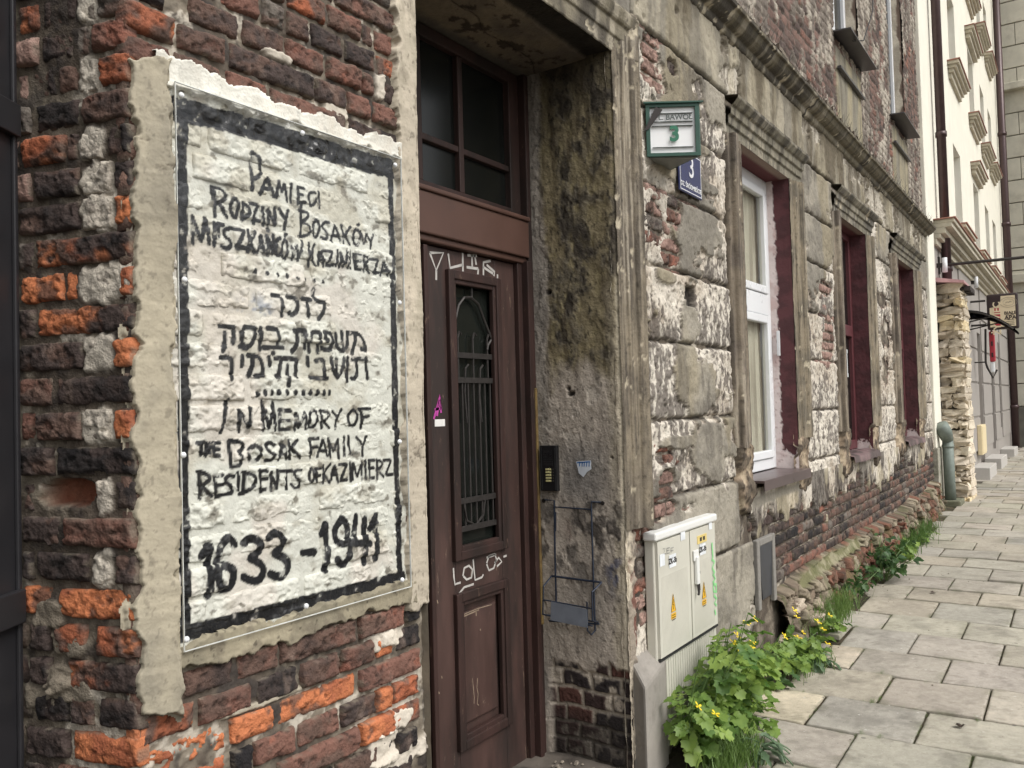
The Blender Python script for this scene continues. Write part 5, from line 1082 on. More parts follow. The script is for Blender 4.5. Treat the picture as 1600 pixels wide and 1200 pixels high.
for (a, b, hood) in cols_:
    if hood:
        for z in (5.86, 8.5, 11.2):
            s_ = MB()
            for (e, p, c, d) in ((.34, .16, .10, .16), (.30, .12, .04, .10), (.26, .08, -.04, .04)): s_.box(a-e, b+e, -p, .0, z+c, z+d)
            s_.build('window_hood', M_MOULD, NB, bevel=.006); MB().box(a-.36, b+.36, -.18, .0, z+.16, z+.175).build('hood_cap', M_RTILE, NB)
cm = MB()
for (p, c, d) in ((.05, 3.62, 3.70), (.10, 3.70, 3.76), (.16, 3.76, 3.84), (.24, 3.84, 3.90), (.27, 3.90, 3.95)): cm.box(12.75, 26.2, -p, .35, c, d)
cm.build('cornice', M_MOULD, NB, bevel=.008); MB().box(12.72, 26.22, -.29, .0, 3.95, 3.965).build('cornice_cap', M_RTILE, NB)
for (x, y, w, h_) in ((16.2, .0, 1.3, .20), (18.6, .0, 1.5, .20), (22.3, .0, 1.3, .18)):
    MB().box(x, x+w, -.28, .0, .05, .15+h_).build('door_step', pmat('pale_step', C_(196, 192, 186), rough=.8, var=.05), NB, bevel=.01)
M_DARKDOOR = pmat('warm_grey_door', C_(96, 88, 84), rough=.6)  # one even warm grey for the shop doors
for (a, b, c, d) in shop_h: MB().box(a, b, .2, .25, c, d).build('door', M_DARKDOOR if a != 17.95 else M_GREYR, NB)
MB().box(14.3, 14.9, -.008, .0, 1.1, 1.8).build('panel_frame', M_GREYR, NB)
# stone clad pier that stands proud of the neighbour's front
rr = random.Random(77); z = .06; k_ = 0
MB().box(12.98, 13.55, -.22, .0, 0, 3.04).build('pier_core', pmat('pier_core', C_(120, 112, 98), rough=.95), NB)
while z < 3.0:
    hgt = rr.uniform(.06, .15); y = 0.0
    while y > -.26:
        w = rr.choice([.14, .2, .30]); w = min(w, .30+y) if .30+y > .05 else .1
        cols = rr.choice([(C_(240, 228, 206), C_(212, 198, 176)), (C_(226, 214, 196), C_(190, 178, 160)), (C_(244, 226, 188), C_(214, 198, 168)), (C_(220, 208, 188), C_(180, 166, 146))])
        o = link('cladding_stone', stone_mesh('cladding_stone', (.18+rr.uniform(0, .14), w*1.0, hgt*.93), 800+k_, cols, 14, 9, .5, .26), M_DECAY, NB); o.location = (12.96, y-w/2, z+hgt/2); k_ += 1
        y -= w
    for xx in (13.15, 13.4):
        o = link('cladding_stone', stone_mesh('cladding_stone', (.28, .14, hgt), 1800+k_, cols, 10, 6, .35, .34), M_DECAY, NB); o.location = (xx, -.25, z+hgt/2)
    z += hgt*.97
q = MB(); q.prism([(12.66, -.02, 3.10), (13.6, -.02, 3.10), (13.6, -.36, 3.06), (12.66, -.36, 3.06)], [(12.66, -.02, 3.16), (13.6, -.02, 3.16), (13.6, -.36, 3.09), (12.66, -.36, 3.09)]); q.build('pier_cap', pmat('pink_sheet_cap', C_(206, 160, 164), rough=.4, var=.1), NB)
q = MB()
for i in range(6):
    for j in range(4): q.box(13.0+i*.10, 13.09+i*.10, -.40+j*.09, -.32+j*.09, 2.99-.02*(i % 2), 3.045)
q.build('roof_tile', pmat('dark_tiles', C_(66, 58, 56), rough=.8, var=.3), NB, 'stuff')

def downpipe(pts, r, label, mat, joints):
    p = MB().tube(pts, r, 12).build('downpipe', mat, smooth=True); tag(p, label, 'drainpipe')
    for (a, b) in joints: MB().tube([a, b], r*1.22, 12).build('collar', mat, p, smooth=True)
    return p
xp = fc(1470, 200, -.10)[0]
downpipe([(xp, -.10, 3.05), (xp, -.10, 14)], .062, 'brown downpipe on the near edge of the cream townhouse, by the tenement', M_BPIPE, [((xp, -.10, z), (xp, -.10, z+.07)) for z in (3.3, 5.2, 7.2, 9.2)])
downpipe([(25.8, -.12, .2), (25.8, -.12, 14)], .09, 'dark downpipe at the far corner of the cream townhouse', M_BPIPE, [((25.8, -.12, z), (25.8, -.12, z+.09)) for z in (1.2, 3.6, 6, 8.4)])
M_VERD = pmat('grey_green_cast_iron', C_(128, 138, 130), rough=.6, metal=.2, var=.2, scale=12, dirt=C_(92, 88, 80), dirt_amt=.35, bump=.4)
_p = fc(1481, 715, -.12); bx, by = _p[0]-.09, -.12
dp = MB().tube([(bx-.10, by+.04, 1.19), (bx-.04, by+.01, 1.10), (bx+.06, by-.01, 1.0)], [.085, .09, .07], 14).tube([(bx+.06, by-.01, 1.0), (bx+.09, by-.01, .50), (bx+.12, by-.01, .20)], .066, 14)
dpo = tag(dp.build('downpipe', M_VERD, smooth=True), 'stubby grey green cast iron downpipe foot beside the rough stone pier', 'drainpipe')
MB().tube([(bx+.065, by-.01, .93), (bx+.07, by-.01, .90)], .073, 14).build('collar', M_VERD, dpo, smooth=True)
gul = MB().box(bx-.02, bx+.42, by-.14, by+.10, gnd_z(12.4)-.02, gnd_z(12.4)+.07); tag(gul.build('drain_block', pmat('mossy_block', C_(120, 120, 100), rough=.9, dirt=C_(80, 84, 56), dirt_amt=.4, bump=.6), bevel=.015), 'mossy stone drain block on the pavement under the cast iron pipe foot', 'drain')

EB = empty('grey_corner_building', (27, 0, 0), 'grey rusticated stone building closing the far end of the street', 'building')
M_ENDB = pmat('grey_end_stone', C_(224, 219, 202), rough=.9, var=.10, scale=3, bump=.4, dirt=C_(190, 184, 168), dirt_amt=.4)
MB().box(27.06, 36, -10, 6, -.1, 17).build('wall', pmat('end_groove', C_(150, 146, 134), rough=.9), EB)
zz_ = -.05; k_ = 0
while zz_ < 16:
    hgt = 1.3 if zz_ < 1 else .62
    off = .4*(k_ % 2)
    for y0 in np.arange(-9.6+off, 1.2, 1.25):
        if zz_ < 13 and y0 > -2.6: MB().box(27.0, 27.06, y0, y0+1.235, zz_, zz_+hgt-.03).build('stone_block', M_ENDB if zz_ > 1 else pmat('dark_end_base', C_(120, 116, 106), rough=.9, var=.2, scale=5, bump=.4), EB, bevel=.008)
    zz_ += hgt; k_ += 1
MB().box(26.96, 27.06, -9.6, 2, -.05, 16).build('rear_wall', M_ENDB, EB) if False else None
MB().box(27.0, 27.06, -10, -2.5, -.05, 16).build('wall_face', M_ENDB, EB)
MB().box(26.86, 27.06, -10, 3, 4.6, 4.85).build('string_course', M_ENDB, EB, bevel=.02); MB().box(26.8, 27.06, -10, 3, 9.9, 10.1).build('string_course', M_ENDB, EB, bevel=.02)

# hanging shop signs and canopy
def rX(px, py, X): P = rx(px, py, X); return P[1], P[2]
SX = 17.0
(yL, zT_) = rX(1541, 461, SX); (yR, zB_) = rX(1593, 513, SX)
sg = MB().box(SX-.05, SX+.05, yR, yL, zB_, zT_).build('hanging_sign', pmat('sign_case', C_(58, 44, 44), rough=.35, var=.1), bevel=.03)
tag(sg, 'cream and brown beer sign hanging out over the pavement on a black bracket', 'sign')
m_ = .045; M_SCR = pmat('sign_cream', C_(250, 232, 196), rough=.5, var=.03); M_RED = pmat('sign_red', C_(190, 56, 70), rough=.5, var=.1); M_INK = pmat('sign_ink', C_(70, 58, 52), rough=.6); M_BRW = pmat('sign_brown', C_(58, 42, 44), rough=.35)
W_ = yL-yR; H_ = zT_-zB_
MB().box(SX-.056, SX-.05, yR+m_, yL-m_, zB_+m_, zT_-m_).build('sign_face', M_SCR, sg)
MB().box(SX-.060, SX-.056, yL-m_-W_*.33, yL-m_-W_*.14, zB_+m_+.02, zT_-H_*.40).build('red_band', M_RED, sg)
q = MB(); n_ = 14; cyl = [(SX-.061, yL-m_+.0, zT_-m_), (SX-.061, yL-W_*.50, zT_-m_)]+[(SX-.061, yL-W_*.50+(W_*.34)*math.sin(t)**1, zT_-m_-H_*.30*math.sin(t)) for t in np.linspace(.05, 1.2, n_)]
pts = [(SX-.061, yL-m_, zT_-m_), (SX-.061, yL-W_*.46, zT_-m_), (SX-.061, yL-W_*.45, zT_-m_-H_*.12), (SX-.061, yL-W_*.40, zT_-m_-H_*.22), (SX-.061, yL-W_*.30, zT_-m_-H_*.29), (SX-.061, yL-m_, zT_-m_-H_*.31)]
q.prism(pts, [(p[0]+.005, p[1], p[2]) for p in pts]); q.build('brown_corner', M_BRW, sg)
XD = (0, -1, 0)
text('sign_text', 'ŻYWIEC', .155, (SX-.0615, yL-m_-W_*.235, zB_+H_*.31), (0, 0, 1), (0, 1, 0), M_SCR, sg, bold=.004)
text('sign_text', 'BIAŁE', .075, (SX-.058, yR+W_*.26, zB_+H_*.44), XD, (0, 0, 1), M_INK, sg, bold=.002)
text('sign_text', 'APA', .095, (SX-.058, yR+W_*.26, zB_+H_*.31), XD, (0, 0, 1), M_INK, sg, bold=.003)
for k_, zf in enumerate((.375, .25, .20, .15, .11)): MB().box(SX-.058, SX-.056, yR+W_*.14, yR+W_*.40, zB_+H_*zf, zB_+H_*(zf+.014)).build('text_line', M_INK, sg)
q = MB()
for rr_, w in ((.115, .006), (.075, .004)): q.tube([(SX-.058, yR+W_*.30+rr_*1.1*math.cos(t), zT_-H_*.26+rr_*.75*math.sin(t)) for t in np.linspace(0, 6.0, 24)], w*.6, 4)
q.tube([(SX-.058, yR+W_*.30+x, zT_-H_*.26+z) for x, z in ((.045, -.01), (.02, .012), (0, -.01), (-.02, .02), (-.045, .0))], .005, 4)
q.build('emblem', pmat('emblem_grey', C_(176, 164, 146), rough=.6), sg)
MB().tube([(SX, 0, zT_-.1), (SX, yL+.02, zT_-.1)], .02, 6).tube([(SX, 0, zB_+.1), (SX, yL+.02, zB_+.1)], .02, 6).build('bracket', M_IRON, sg)
(y2, z2) = rX(1545, 518, SX+.3); (y3, z3) = rX(1556, 565, SX+.3)
rs_ = tag(MB().box(SX+.25, SX+.33, y3, y2, z3, z2).build('sign', M_RED, bevel=.02), 'narrow red lightbox sign under the hanging beer sign', 'sign')
text('sign_text', 'PUB', .16, (SX+.248, (y2+y3)/2, (z2+z3)/2), (0, 0, -1), (0, -1, 0), M_BRW, rs_, bold=.006) if False else None
for k_ in range(3): MB().box(SX+.244, SX+.25, y3+.03, y2-.03, z3+.08+k_*.2, z3+.16+k_*.2).build('dark_emblem', M_BRW, rs_, bevel=.02)
(y4, z4) = rX(1547, 566, SX+.3); (y5, z5) = rX(1555, 582, SX+.3)
MB().box(SX+.26, SX+.32, y5, y4, z5, z4).build('white_foot', M_PVC, rs_, bevel=.02)
MB().tube([(SX+.3, y2+.05, z2+.05), (SX+.3, y2+.07, z3), (SX+.3, y2+.05, z5+.1), (SX+.3, (y4+y5)/2, z5-.10), (SX+.3, y5-.03, z5+.05)], .018, 6).tube([(SX+.3, 0, z3), (SX+.3, y2+.06, z3)], .012, 5).build('hoop', M_IRON, rs_)
CX0, CX1 = 13.65, 14.95
cn = MB(); prof = []
(ya, za), (yb, zb) = rX(1508, 486, CX0), rX(1583, 512, CX0)
for t in np.linspace(0, 1, 9): prof.append((ya*(1-t)+yb*t, za+(zb-za)*(t**1.9)))
prof[0] = (0.0, za+.005)
for (p, q_) in zip(prof[:-1], prof[1:]):
    cn.prism([(CX0, p[0], p[1]), (CX1, p[0], p[1]), (CX1, q_[0], q_[1]), (CX0, q_[0], q_[1])], [(CX0, p[0], p[1]+.012), (CX1, p[0], p[1]+.012), (CX1, q_[0], q_[1]+.012), (CX0, q_[0], q_[1]+.012)])
cno = tag(cn.build('door_canopy', glassmat('smoked_canopy', tint=(.10, .10, .11), rough=.1)), 'small smoked glass arched canopy over the shop door beside the stone pier', 'canopy')
for X_ in (CX0+.01, CX1-.01):
    q = MB().tube([(X_, p[0], p[1]-.012) for p in prof], .014, 6); q.tube([(X_, 0, za-.22), (X_, ya*.4+yb*.6, za-.10)], .010, 5).tube([(X_, 0, za-.22), (X_, 0, za)], .012, 5)
    q.tube([(X_, -.02, za-.2), (X_, -.18, za-.12), (X_, -.22, za-.02), (X_, -.12, za-.04)], .007, 5); q.build('canopy_bracket', M_IRON, cno)
ba = rX(1487, 413, 13.2); bb = rX(1640, 411, 13.2)
lb_ = tag(MB().tube([(13.2, 0, ba[1]), (13.2, bb[0], ba[1]-.01)], .022, 6).build('bracket_arm', M_IRON), 'long black iron bracket arm sticking out above the stone pier', 'bracket')
MB().box(13.15, 13.25, -.02, .0, ba[1]-.12, ba[1]+.12).build('wall_plate', M_IRON, lb_)
for (px_, py_) in ((1476, 414), (1525, 441)):
    P = fc(px_, py_, -.10); l = MB().tube([(P[0], P[1], P[2]-.10), (P[0], P[1], P[2]+.10)], .035, 8).build('lamp', M_PVC, smooth=True)
    tag(l, 'small white tube lamp on the wall over the stone pier' if px_ == 1476 else 'small white tube lamp above the long shop front', 'lamp'); MB().box(P[0]-.02, P[0]+.02, P[1], 0, P[2]-.03, P[2]+.03).build('arm', M_IRON, l)
mb_ = tag(MB().box(17.19, 17.93, -.10, -.0225, .50, 1.03).build('meter_box', pmat('yellow_cream_box', C_(246, 228, 186), rough=.5, var=.05), bevel=.01), 'cream utility box on the grey shop wall by the white steps', 'box')
MB().box(17.22, 17.90, -.108, -.10, .53, 1.0).build('lid', MATS['yellow_cream_box'], mb_, bevel=.006)
MB().box(12.46, 12.62, -.1, -.03, .2, .3).build('tap', M_VERD, NB) if False else None

# ================================================================== THINGS ON THE OLD HOUSE
# clear plastic sheet over the painted panel, and its white nails
M_ACR = glassmat('clear_plastic', tint=(.97, .975, .975), rough=.04, ior=1.48, wav=.0015, wscale=9)
def acf(U, V):
    h = .0016*fbm(U*3, V*3, 901, 2)
    for (x_, y_) in ((472, 208), (500, 222)):
        P = fc(x_, y_, -.018); rr_ = np.hypot(U-P[0], (V-P[2])*1.3+.02); h = h+.0035*np.sin(rr_*170)*np.exp(-(rr_/.06)**2)
    h = h+.0045*fbm(U*34, V*20, 903, 3)*ss(2.03, 2.2, V)+.0012*fbm(U*16, V*9, 904, 2)*ss(.35, .6, fbm(U*2.2, V*1.7, 905, 2))
    return h+.018, np.zeros(U.shape+(3,)), np.full(U.shape, .1), None
_f = grid('clear_sheet', FA, np.linspace(1.102, 1.825, 180), np.linspace(1.062, 2.268, 300), acf, M_ACR, mesh_only=True)
ac = tag(link('clear_sheet', _f, M_ACR), 'clear plastic sheet nailed over the whitewashed panel with black hand lettering', 'plastic sheet')
q = MB()
for (a, b, c, d) in ((1.101, 1.826, 1.0605, 1.0620), (1.101, 1.826, 2.268, 2.2695)): q.box(a, b, -.0204, -.0160, c, d)
q.box(1.1005, 1.102, -.0204, -.0160, 1.0605, 2.2695).box(1.825, 1.8265, -.0204, -.0160, 1.0605, 2.2695)
q.build('cut_edge', pmat('polished_edge', C_(226, 228, 224), rough=.3), ac)
for (x, y) in ((283, 149), (288, 437), (286, 711), (291, 999), (478, 947), (628, 906), (624, 690), (624, 473), (617, 258), (472, 208)):
    P = fc(x, y, -.021); m = MB(); m.tube([(P[0], -.020, P[2]), (P[0], -.023, P[2]), (P[0], -.027, P[2])], [.0066, .0068, .004], 10)
    m.build('nail_cap', M_PVC, ac, smooth=True)
# triangular house number lantern
LAx, LBx, LPx, LPy, LZ0, LZ1 = 3.535, 3.80, 3.668, -.205, 2.675, 2.915
M_GRN = pmat('dark_green_enamel', C_(42, 84, 70), rough=.4, var=.12, dirt=C_(60, 74, 64), dirt_amt=.3); M_LWH = pmat('milky_glass', C_(255, 255, 255)*1.1, rough=.25, var=.03, scale=5)
lamp = empty('number_lantern', (3.66, 0, 2.7), 'green framed triangular lantern showing a green number three on white', 'lantern')
def tri(ax, bx_, px_, py_, z): return [(ax, -.004, z), (px_, py_, z), (bx_, -.004, z)]
MB().prism(tri(LAx+.012, LBx-.012, LPx, LPy+.016, LZ0+.01), tri(LAx+.012, LBx-.012, LPx, LPy+.016, LZ1-.01)).build('milky_box', M_LWH, lamp)
MB().prism(tri(LAx-.02, LBx+.02, LPx, LPy-.024, LZ1), tri(LAx-.02, LBx+.02, LPx, LPy-.024, LZ1+.008)).prism(tri(LAx-.008, LBx+.008, LPx, LPy-.008, LZ1+.008), tri(LAx+.03, LBx-.03, LPx, LPy+.05, LZ1+.022)).build('lid', M_GRN, lamp, bevel=.001)
q = MB()
A2, P2, B2 = np.array([LAx, -.004]), np.array([LPx, LPy]), np.array([LBx, -.004])
def bar(p, q_, z0, z1, t=.011):
    d = (q_-p)/np.linalg.norm(q_-p); n = np.array([d[1], -d[0]])*t*.5
    return [(*(p+n), z0), (*(q_+n), z0), (*(q_-n), z0), (*(p-n), z0)], [(*(p+n), z1), (*(q_+n), z1), (*(q_-n), z1), (*(p-n), z1)]
for (p, q_) in ((A2, P2), (P2, B2)):
    q.prism(*bar(p, q_, LZ0, LZ0+.016)); q.prism(*bar(p, q_, LZ1-.014, LZ1)); d = (q_-p)/np.linalg.norm(q_-p)
    q.prism(*bar(p, p+d*.018, LZ0+.016, LZ1-.014)); q.prism(*bar(q_-d*.018, q_, LZ0+.016, LZ1-.014))
q.build('frame', M_GRN, lamp, bevel=.001)
MB().prism(tri(LAx+.01, LBx-.01, LPx, LPy+.02, LZ0-.004), tri(LAx+.01, LBx-.01, LPx, LPy+.02, LZ0+.004)).build('base_glass', pmat('dusty_base', C_(120, 122, 116), rough=.5), lamp)
d3 = np.array([LPx-LAx, LPy+.004]); L3 = np.linalg.norm(d3); d3 = d3/L3; n3_ = np.array([-abs(d3[1]), -abs(d3[0])]); n3_ = np.array([d3[1], -d3[0]]); n3_ = n3_ if n3_[1] < 0 else -n3_
def lf(s, z, o=.0): return (LAx+d3[0]*s+n3_[0]*o, -.004+d3[1]*s+n3_[1]*o, z)
M_GTX = pmat('lantern_green_print', C_(44, 120, 92), rough=.5); M_GRL = pmat('lantern_grey_print', C_(92, 100, 98), rough=.5)
text('number', '3', .095, lf(L3*.53, 2.775, .0015), (*d3, 0), (0, 0, 1), M_GTX, lamp, bold=.0035)
text('street_name', 'PL. BAWÓŁ', .034, lf(L3*.52, 2.853, .0015), (*d3, 0), (0, 0, 1), M_GRL, lamp, bold=.0006)
q = MB()
for z in (2.872, 2.834, 2.815, 2.717): q.prism([lf(.028, z, -.008), lf(L3-.028, z, -.008), lf(L3-.028, z, .0008), lf(.028, z, .0008)], [lf(.028, z+.002, -.008), lf(L3-.028, z+.002, -.008), lf(L3-.028, z+.002, .0008), lf(.028, z+.002, .0008)])
q.build('print_line', M_GRL, lamp)
q = MB(); q.prism([lf(-.012, 2.79, .012), lf(.012, 2.80, .012), lf(.012, 2.80, .002), lf(-.012, 2.79, .002)], [lf(.045, 2.90, .014), lf(.075, 2.885, .014), lf(.075, 2.885, .002), lf(.045, 2.90, .002)])
q.prism([lf(-.014, 2.80, .014), lf(.008, 2.775, .014), lf(.008, 2.775, -.02), lf(-.014, 2.80, -.02)], [lf(.05, 2.905, .016), lf(.078, 2.885, .016), lf(.078, 2.885, -.01), lf(.05, 2.905, -.01)]) if False else None
q.build('clamp_strap', pmat('strap_dark', C_(52, 46, 44), rough=.6), lamp)
# blue enamel number plate
M_BLUE = pmat('blue_enamel', C_(30, 38, 92), rough=.22, var=.1, spec=.6); M_WEN = pmat('white_enamel', C_(238, 238, 240), rough=.3, var=.03)
pl = tag(MB().box(3.865, 4.155, -.022, -.012, 2.590, 2.805).build('number_plate', M_BLUE, bevel=.004), 'blue enamel house number plate half hidden behind the green lantern', 'number plate')
q = MB()
for (a, b, c, d) in ((3.873, 4.147, 2.598, 2.602), (3.873, 4.147, 2.793, 2.797), (3.873, 3.877, 2.602, 2.793), (4.143, 4.147, 2.602, 2.793)): q.box(a, b, -.0235, -.0218, c, d)
q.build('border_line', M_WEN, pl)
text('number', '3', .15, (4.02, -.0232, 2.725), (1, 0, 0), (0, 0, 1), M_WEN, pl, bold=.001)
text('district_name', 'DZ. ŚRÓDMIEŚCIE', .032, (4.01, -.0232, 2.628), (1, 0, 0), (0, 0, 1), M_WEN, pl, bold=.0006)
# intercom on the reveal
M_BLK = pmat('black_intercom', C_(30, 30, 32), rough=.35, var=.1); M_BTN = pmat('pale_label', C_(214, 206, 150), rough=.5)  # name buttons are a plain pale yellow
ic = tag(MB().box(3.176, 3.201, .306, .390, 1.188, 1.386).build('intercom', M_BLK, bevel=.003), 'black door intercom with five pale name buttons on the reveal', 'intercom')
for k_ in range(5): MB().box(3.1735, 3.176, .334, .362, 1.228+k_*.0125, 1.236+k_*.0125).build('name_button', M_BTN, ic, bevel=.001); MB().box(3.174, 3.176, .322, .327, 1.229+k_*.0125, 1.235+k_*.0125).build('push_dot', pmat('dot', C_(70, 66, 60), rough=.4), ic)
q = MB()
for k_ in range(9): q.box(3.1745, 3.1765, .326, .372, 1.30+k_*.0075, 1.303+k_*.0075)
q.box(3.1750, 3.1765, .380, .384, 1.192, 1.381).box(3.1750, 3.1765, .312, .316, 1.192, 1.381); q.build('speaker_louvre', pmat('louvre', C_(52, 52, 54), rough=.3), ic)
# torn sticker
sk = MB(); sk.prism([(3.1975, .219, 1.316), (3.1975, .147, 1.322), (3.1975, .147, 1.285), (3.1975, .168, 1.272), (3.1975, .186, 1.250), (3.1975, .208, 1.268), (3.1975, .214, 1.295)], [(3.1955, .219, 1.316), (3.1955, .147, 1.322), (3.1955, .147, 1.285), (3.1955, .168, 1.272), (3.1955, .186, 1.250), (3.1955, .208, 1.268), (3.1955, .214, 1.295)])
sko = tag(sk.build('sticker', pmat('sticker_white', C_(226, 232, 240), rough=.6, dirt=C_(150, 160, 176), dirt_amt=.3)), 'torn white and blue sticker right of the intercom', 'sticker')
q = MB()
for y in (.205, .192, .182, .170, .158): q.prism([(3.1953, y, 1.296), (3.1953, y-.004, 1.296), (3.1953, y-.006, 1.316), (3.1953, y-.002, 1.316)], [(3.1948, y, 1.296), (3.1948, y-.004, 1.296), (3.1948, y-.006, 1.316), (3.1948, y-.002, 1.316)])
q.prism([(3.1953, .215, 1.309), (3.1953, .150, 1.314), (3.1953, .150, 1.319), (3.1953, .215, 1.314)], [(3.1948, .215, 1.309), (3.1948, .150, 1.314), (3.1948, .150, 1.319), (3.1948, .215, 1.314)]); q.build('blue_lettering', pmat('sticker_blue', C_(40, 110, 180), rough=.6), sko)
# wire leaflet rack with a tin plate
def rk(x, y, X=3.185): P = rx(x, y, X); return tuple(P)
M_WIRE = pmat('blue_grey_wire', C_(52, 60, 76), rough=.45, metal=.4, var=.25)
rack = empty('leaflet_rack', rk(895, 880), 'empty blue grey wire leaflet rack hanging below the intercom', 'wire rack')
q = MB()
q.tube([rk(850, 781, 3.199), rk(852, 781), rk(866, 782), rk(867, 860), rk(869, 940), rk(871, 945)], .0042, 6).tube([rk(941, 785, 3.199), rk(924, 784), rk(924, 796), rk(927, 900), rk(930, 985)], .0042, 6).tube([rk(866, 792), rk(924, 796)], .0034, 6)
q.tube([rk(868, 800), rk(868, 830)], .0038, 6); q.build('hanger', M_WIRE, rack)
F_ = 3.12; q = MB()
q.tube([rk(862, 900), rk(940, 910)], .0048, 6).tube([rk(862, 900), rk(849, 916, F_), rk(848, 960, F_), rk(865, 962)], .0038, 6).tube([rk(940, 910), rk(925, 925, F_), rk(926, 970, F_), rk(934, 972)], .0038, 6)
q.tube([rk(848, 937, F_), rk(925, 951, F_)], .0034, 6).tube([rk(849, 960, F_), rk(926, 978, F_)], .0034, 6).tube([rk(865, 962), rk(935, 972)], .0034, 6).tube([rk(858, 970), rk(936, 975)], .0042, 6).tube([rk(917, 940, F_), rk(918, 985, F_), rk(924, 992, 3.16), rk(930, 985)], .0034, 6)
q.build('basket', M_WIRE, rack)
q = MB(); fq = [rk(861, 940, F_-.004), rk(917, 952, F_-.004), rk(918, 981, F_-.004), rk(860, 969, F_-.004)]; q.prism(fq, [(p[0]+.002, p[1], p[2]) for p in fq]); q.build('tin_plate', pmat('galvanised_tin', C_(150, 158, 170), rough=.38, metal=.35, var=.12, scale=20), rack)
q = MB()
for p in (rk(850, 782, 3.199), rk(942, 786, 3.199)): q.tube([p, (p[0]-.006, p[1], p[2])], .009, 8)
q.build('fixing', M_IRON, rack)
# electricity cabinet
cab = empty('meter_cabinet', (3.76, 0, .3), 'pale grey double door electricity cabinet with warning stickers behind the yellow weeds', 'electrical cabinet')
M_CAB = pmat('cabinet_plastic', C_(214, 211, 198), rough=.5, var=.05, scale=6, dirt=C_(196, 194, 182), dirt_amt=.3)
M_CABW = pmat('cabinet_roof', C_(240, 240, 236), rough=.45, var=.04)
MB().box(3.40, 4.115, -.035, .01, .05, .962).build('body', M_CAB, cab, bevel=.006)
MB().box(3.385, 4.125, -.055, .01, .962, .998).build('roof', M_CABW, cab, bevel=.008)
xm_ = 3.772
for (a, b) in ((3.412, xm_-.006), (xm_+.006, 4.10)):
    m = MB().box(a, b, -.049, -.035, .455, .955)
    n_ = int((b-a-.05)/.0125)
    for k_ in range(n_): x = a+.028+k_*.0125; m.box(x, x+.005, -.0498, -.049, .47, .80)
    m.build('door', M_CAB, cab, bevel=.0015)
MB().box(3.41, 4.11, -.047, -.035, .440, .449).build('bottom_gap', pmat('gap_black', C_(36, 36, 36), rough=.8), cab)
m = MB()
for k_ in range(26): x = 3.41+k_*.0265; m.box(x, x+.014, -.038, -.035, .06, .43)
m.build('plinth_ribs', M_CAB, cab, bevel=.002)
MB().box(3.812, 3.846, -.0670, -.0505, .70, .83).box(3.80, 3.858, -.0590, -.0505, .81, .86).build('handle', M_CABW, cab, bevel=.004)
MB().tube([(3.83, -.0600, .70), (3.822, -.0670, .665), (3.81, -.0690, .655)], .006, 6).tube([(3.862, -.0530, .74), (3.865, -.0550, .665)], .003, 6).build('key_latch', M_IRON, cab)
M_YEL = pmat('warning_yellow', C_(246, 190, 40), rough=.5, var=.04); M_PBK = pmat('print_black', C_(44, 40, 34), rough=.6); M_STW = pmat('label_white', C_(240, 244, 248), rough=.5)
def sticker_w(px_, py_, s_=1.):
    P = fc(px_, py_, -.0510); x, z = P[0], P[2]; o = MB().prism([(x-.026, -.0512, z-.03), (x+.026, -.0512, z-.03), (x, -.0512, z+.05)], [(x-.026, -.0518, z-.03), (x+.026, -.0518, z-.03), (x, -.0518, z+.05)]).box(x-.026, x+.026, -.0518, -.0511, z-.0600, z-.036)
    w = o.build('warning_sticker', M_YEL, cab)
    q = MB(); T = [(x-.024, -.0520, z-.028), (x+.024, -.0520, z-.028), (x, -.0520, z+.046)]
    q.tube(T, .0012, 4, closed=True); q.tube([(x+.002, -.0520, z+.024), (x-.006, -.0520, z+.0), (x+.004, -.0520, z+.002), (x-.001, -.0520, z-.02)], .0016, 4)
    for k_ in range(3): q.box(x-.02, x+.02, -.0522, -.0518, z-.046-k_*.010, z-.043-k_*.010)
    q.build('print', M_PBK, w)
sticker_w(1052, 945); sticker_w(1100, 925)
P = fc(1097, 842, -.0510); yb_ = MB().box(P[0]-.06, P[0]+.06, -.0516, -.0490, P[2]-.018, P[2]+.02).build('rating_label', pmat('label_yellow', C_(230, 206, 130), rough=.6), cab); MB().box(P[0]-.03, P[0]-.005, -.0520, -.0516, P[2]-.008, P[2]+.01).box(P[0]+.01, P[0]+.035, -.0520, -.0516, P[2]-.008, P[2]+.01).build('print', M_PBK, yb_)
for (px_, py_, w, h_, s_) in ((1051, 876, .038, .028, 'ZK-3b'), (1098, 858, .038, .026, 'ZK-3b'), (1035, 875, .026, .026, None), (1067, 837, .026, .02, None), (1110, 822, .02, .016, None)):
    P = fc(px_, py_, -.0510); o = MB().box(P[0]-w, P[0]+w, -.0516, -.0505, P[2]-h_, P[2]+h_).build('label', M_STW, cab)
    if s_: text('label_text', s_, .034, (P[0], -.0520, P[2]), (1, 0, 0), (0, 0, 1), M_PBK, o, extrude=.0003, bold=.0015)
text('door_letter', 'D', .03, (3.875, -.0512, .745), (1, 0, 0), (0, 0, 1), M_PBK, cab, extrude=.0003, bold=.001)
FC = Frame((0, -.0510, 0), (1, 0, 0), (0, -1, 0)); q = MB()
def cp_(x, y): P = fc(1000+x/5.714, 790+y/5.714, -.0510); return (P[0], P[2])
for pl_ in ([(642, 330), (650, 470)], [(640, 480), (665, 500), (645, 560), (668, 600)], [(650, 610), (672, 650), (650, 690)], [(655, 700), (680, 705), (682, 770), (658, 765), (655, 700)], [(660, 800), (684, 830), (665, 870), (684, 890)], [(668, 930), (676, 975)]): ribbon(q, FC, [cp_(*p) for p in pl_], .008, .0008)
q.build('graffiti', pmat('pale_green_spray', C_(150, 222, 150), rough=.7), cab)
q = MB()
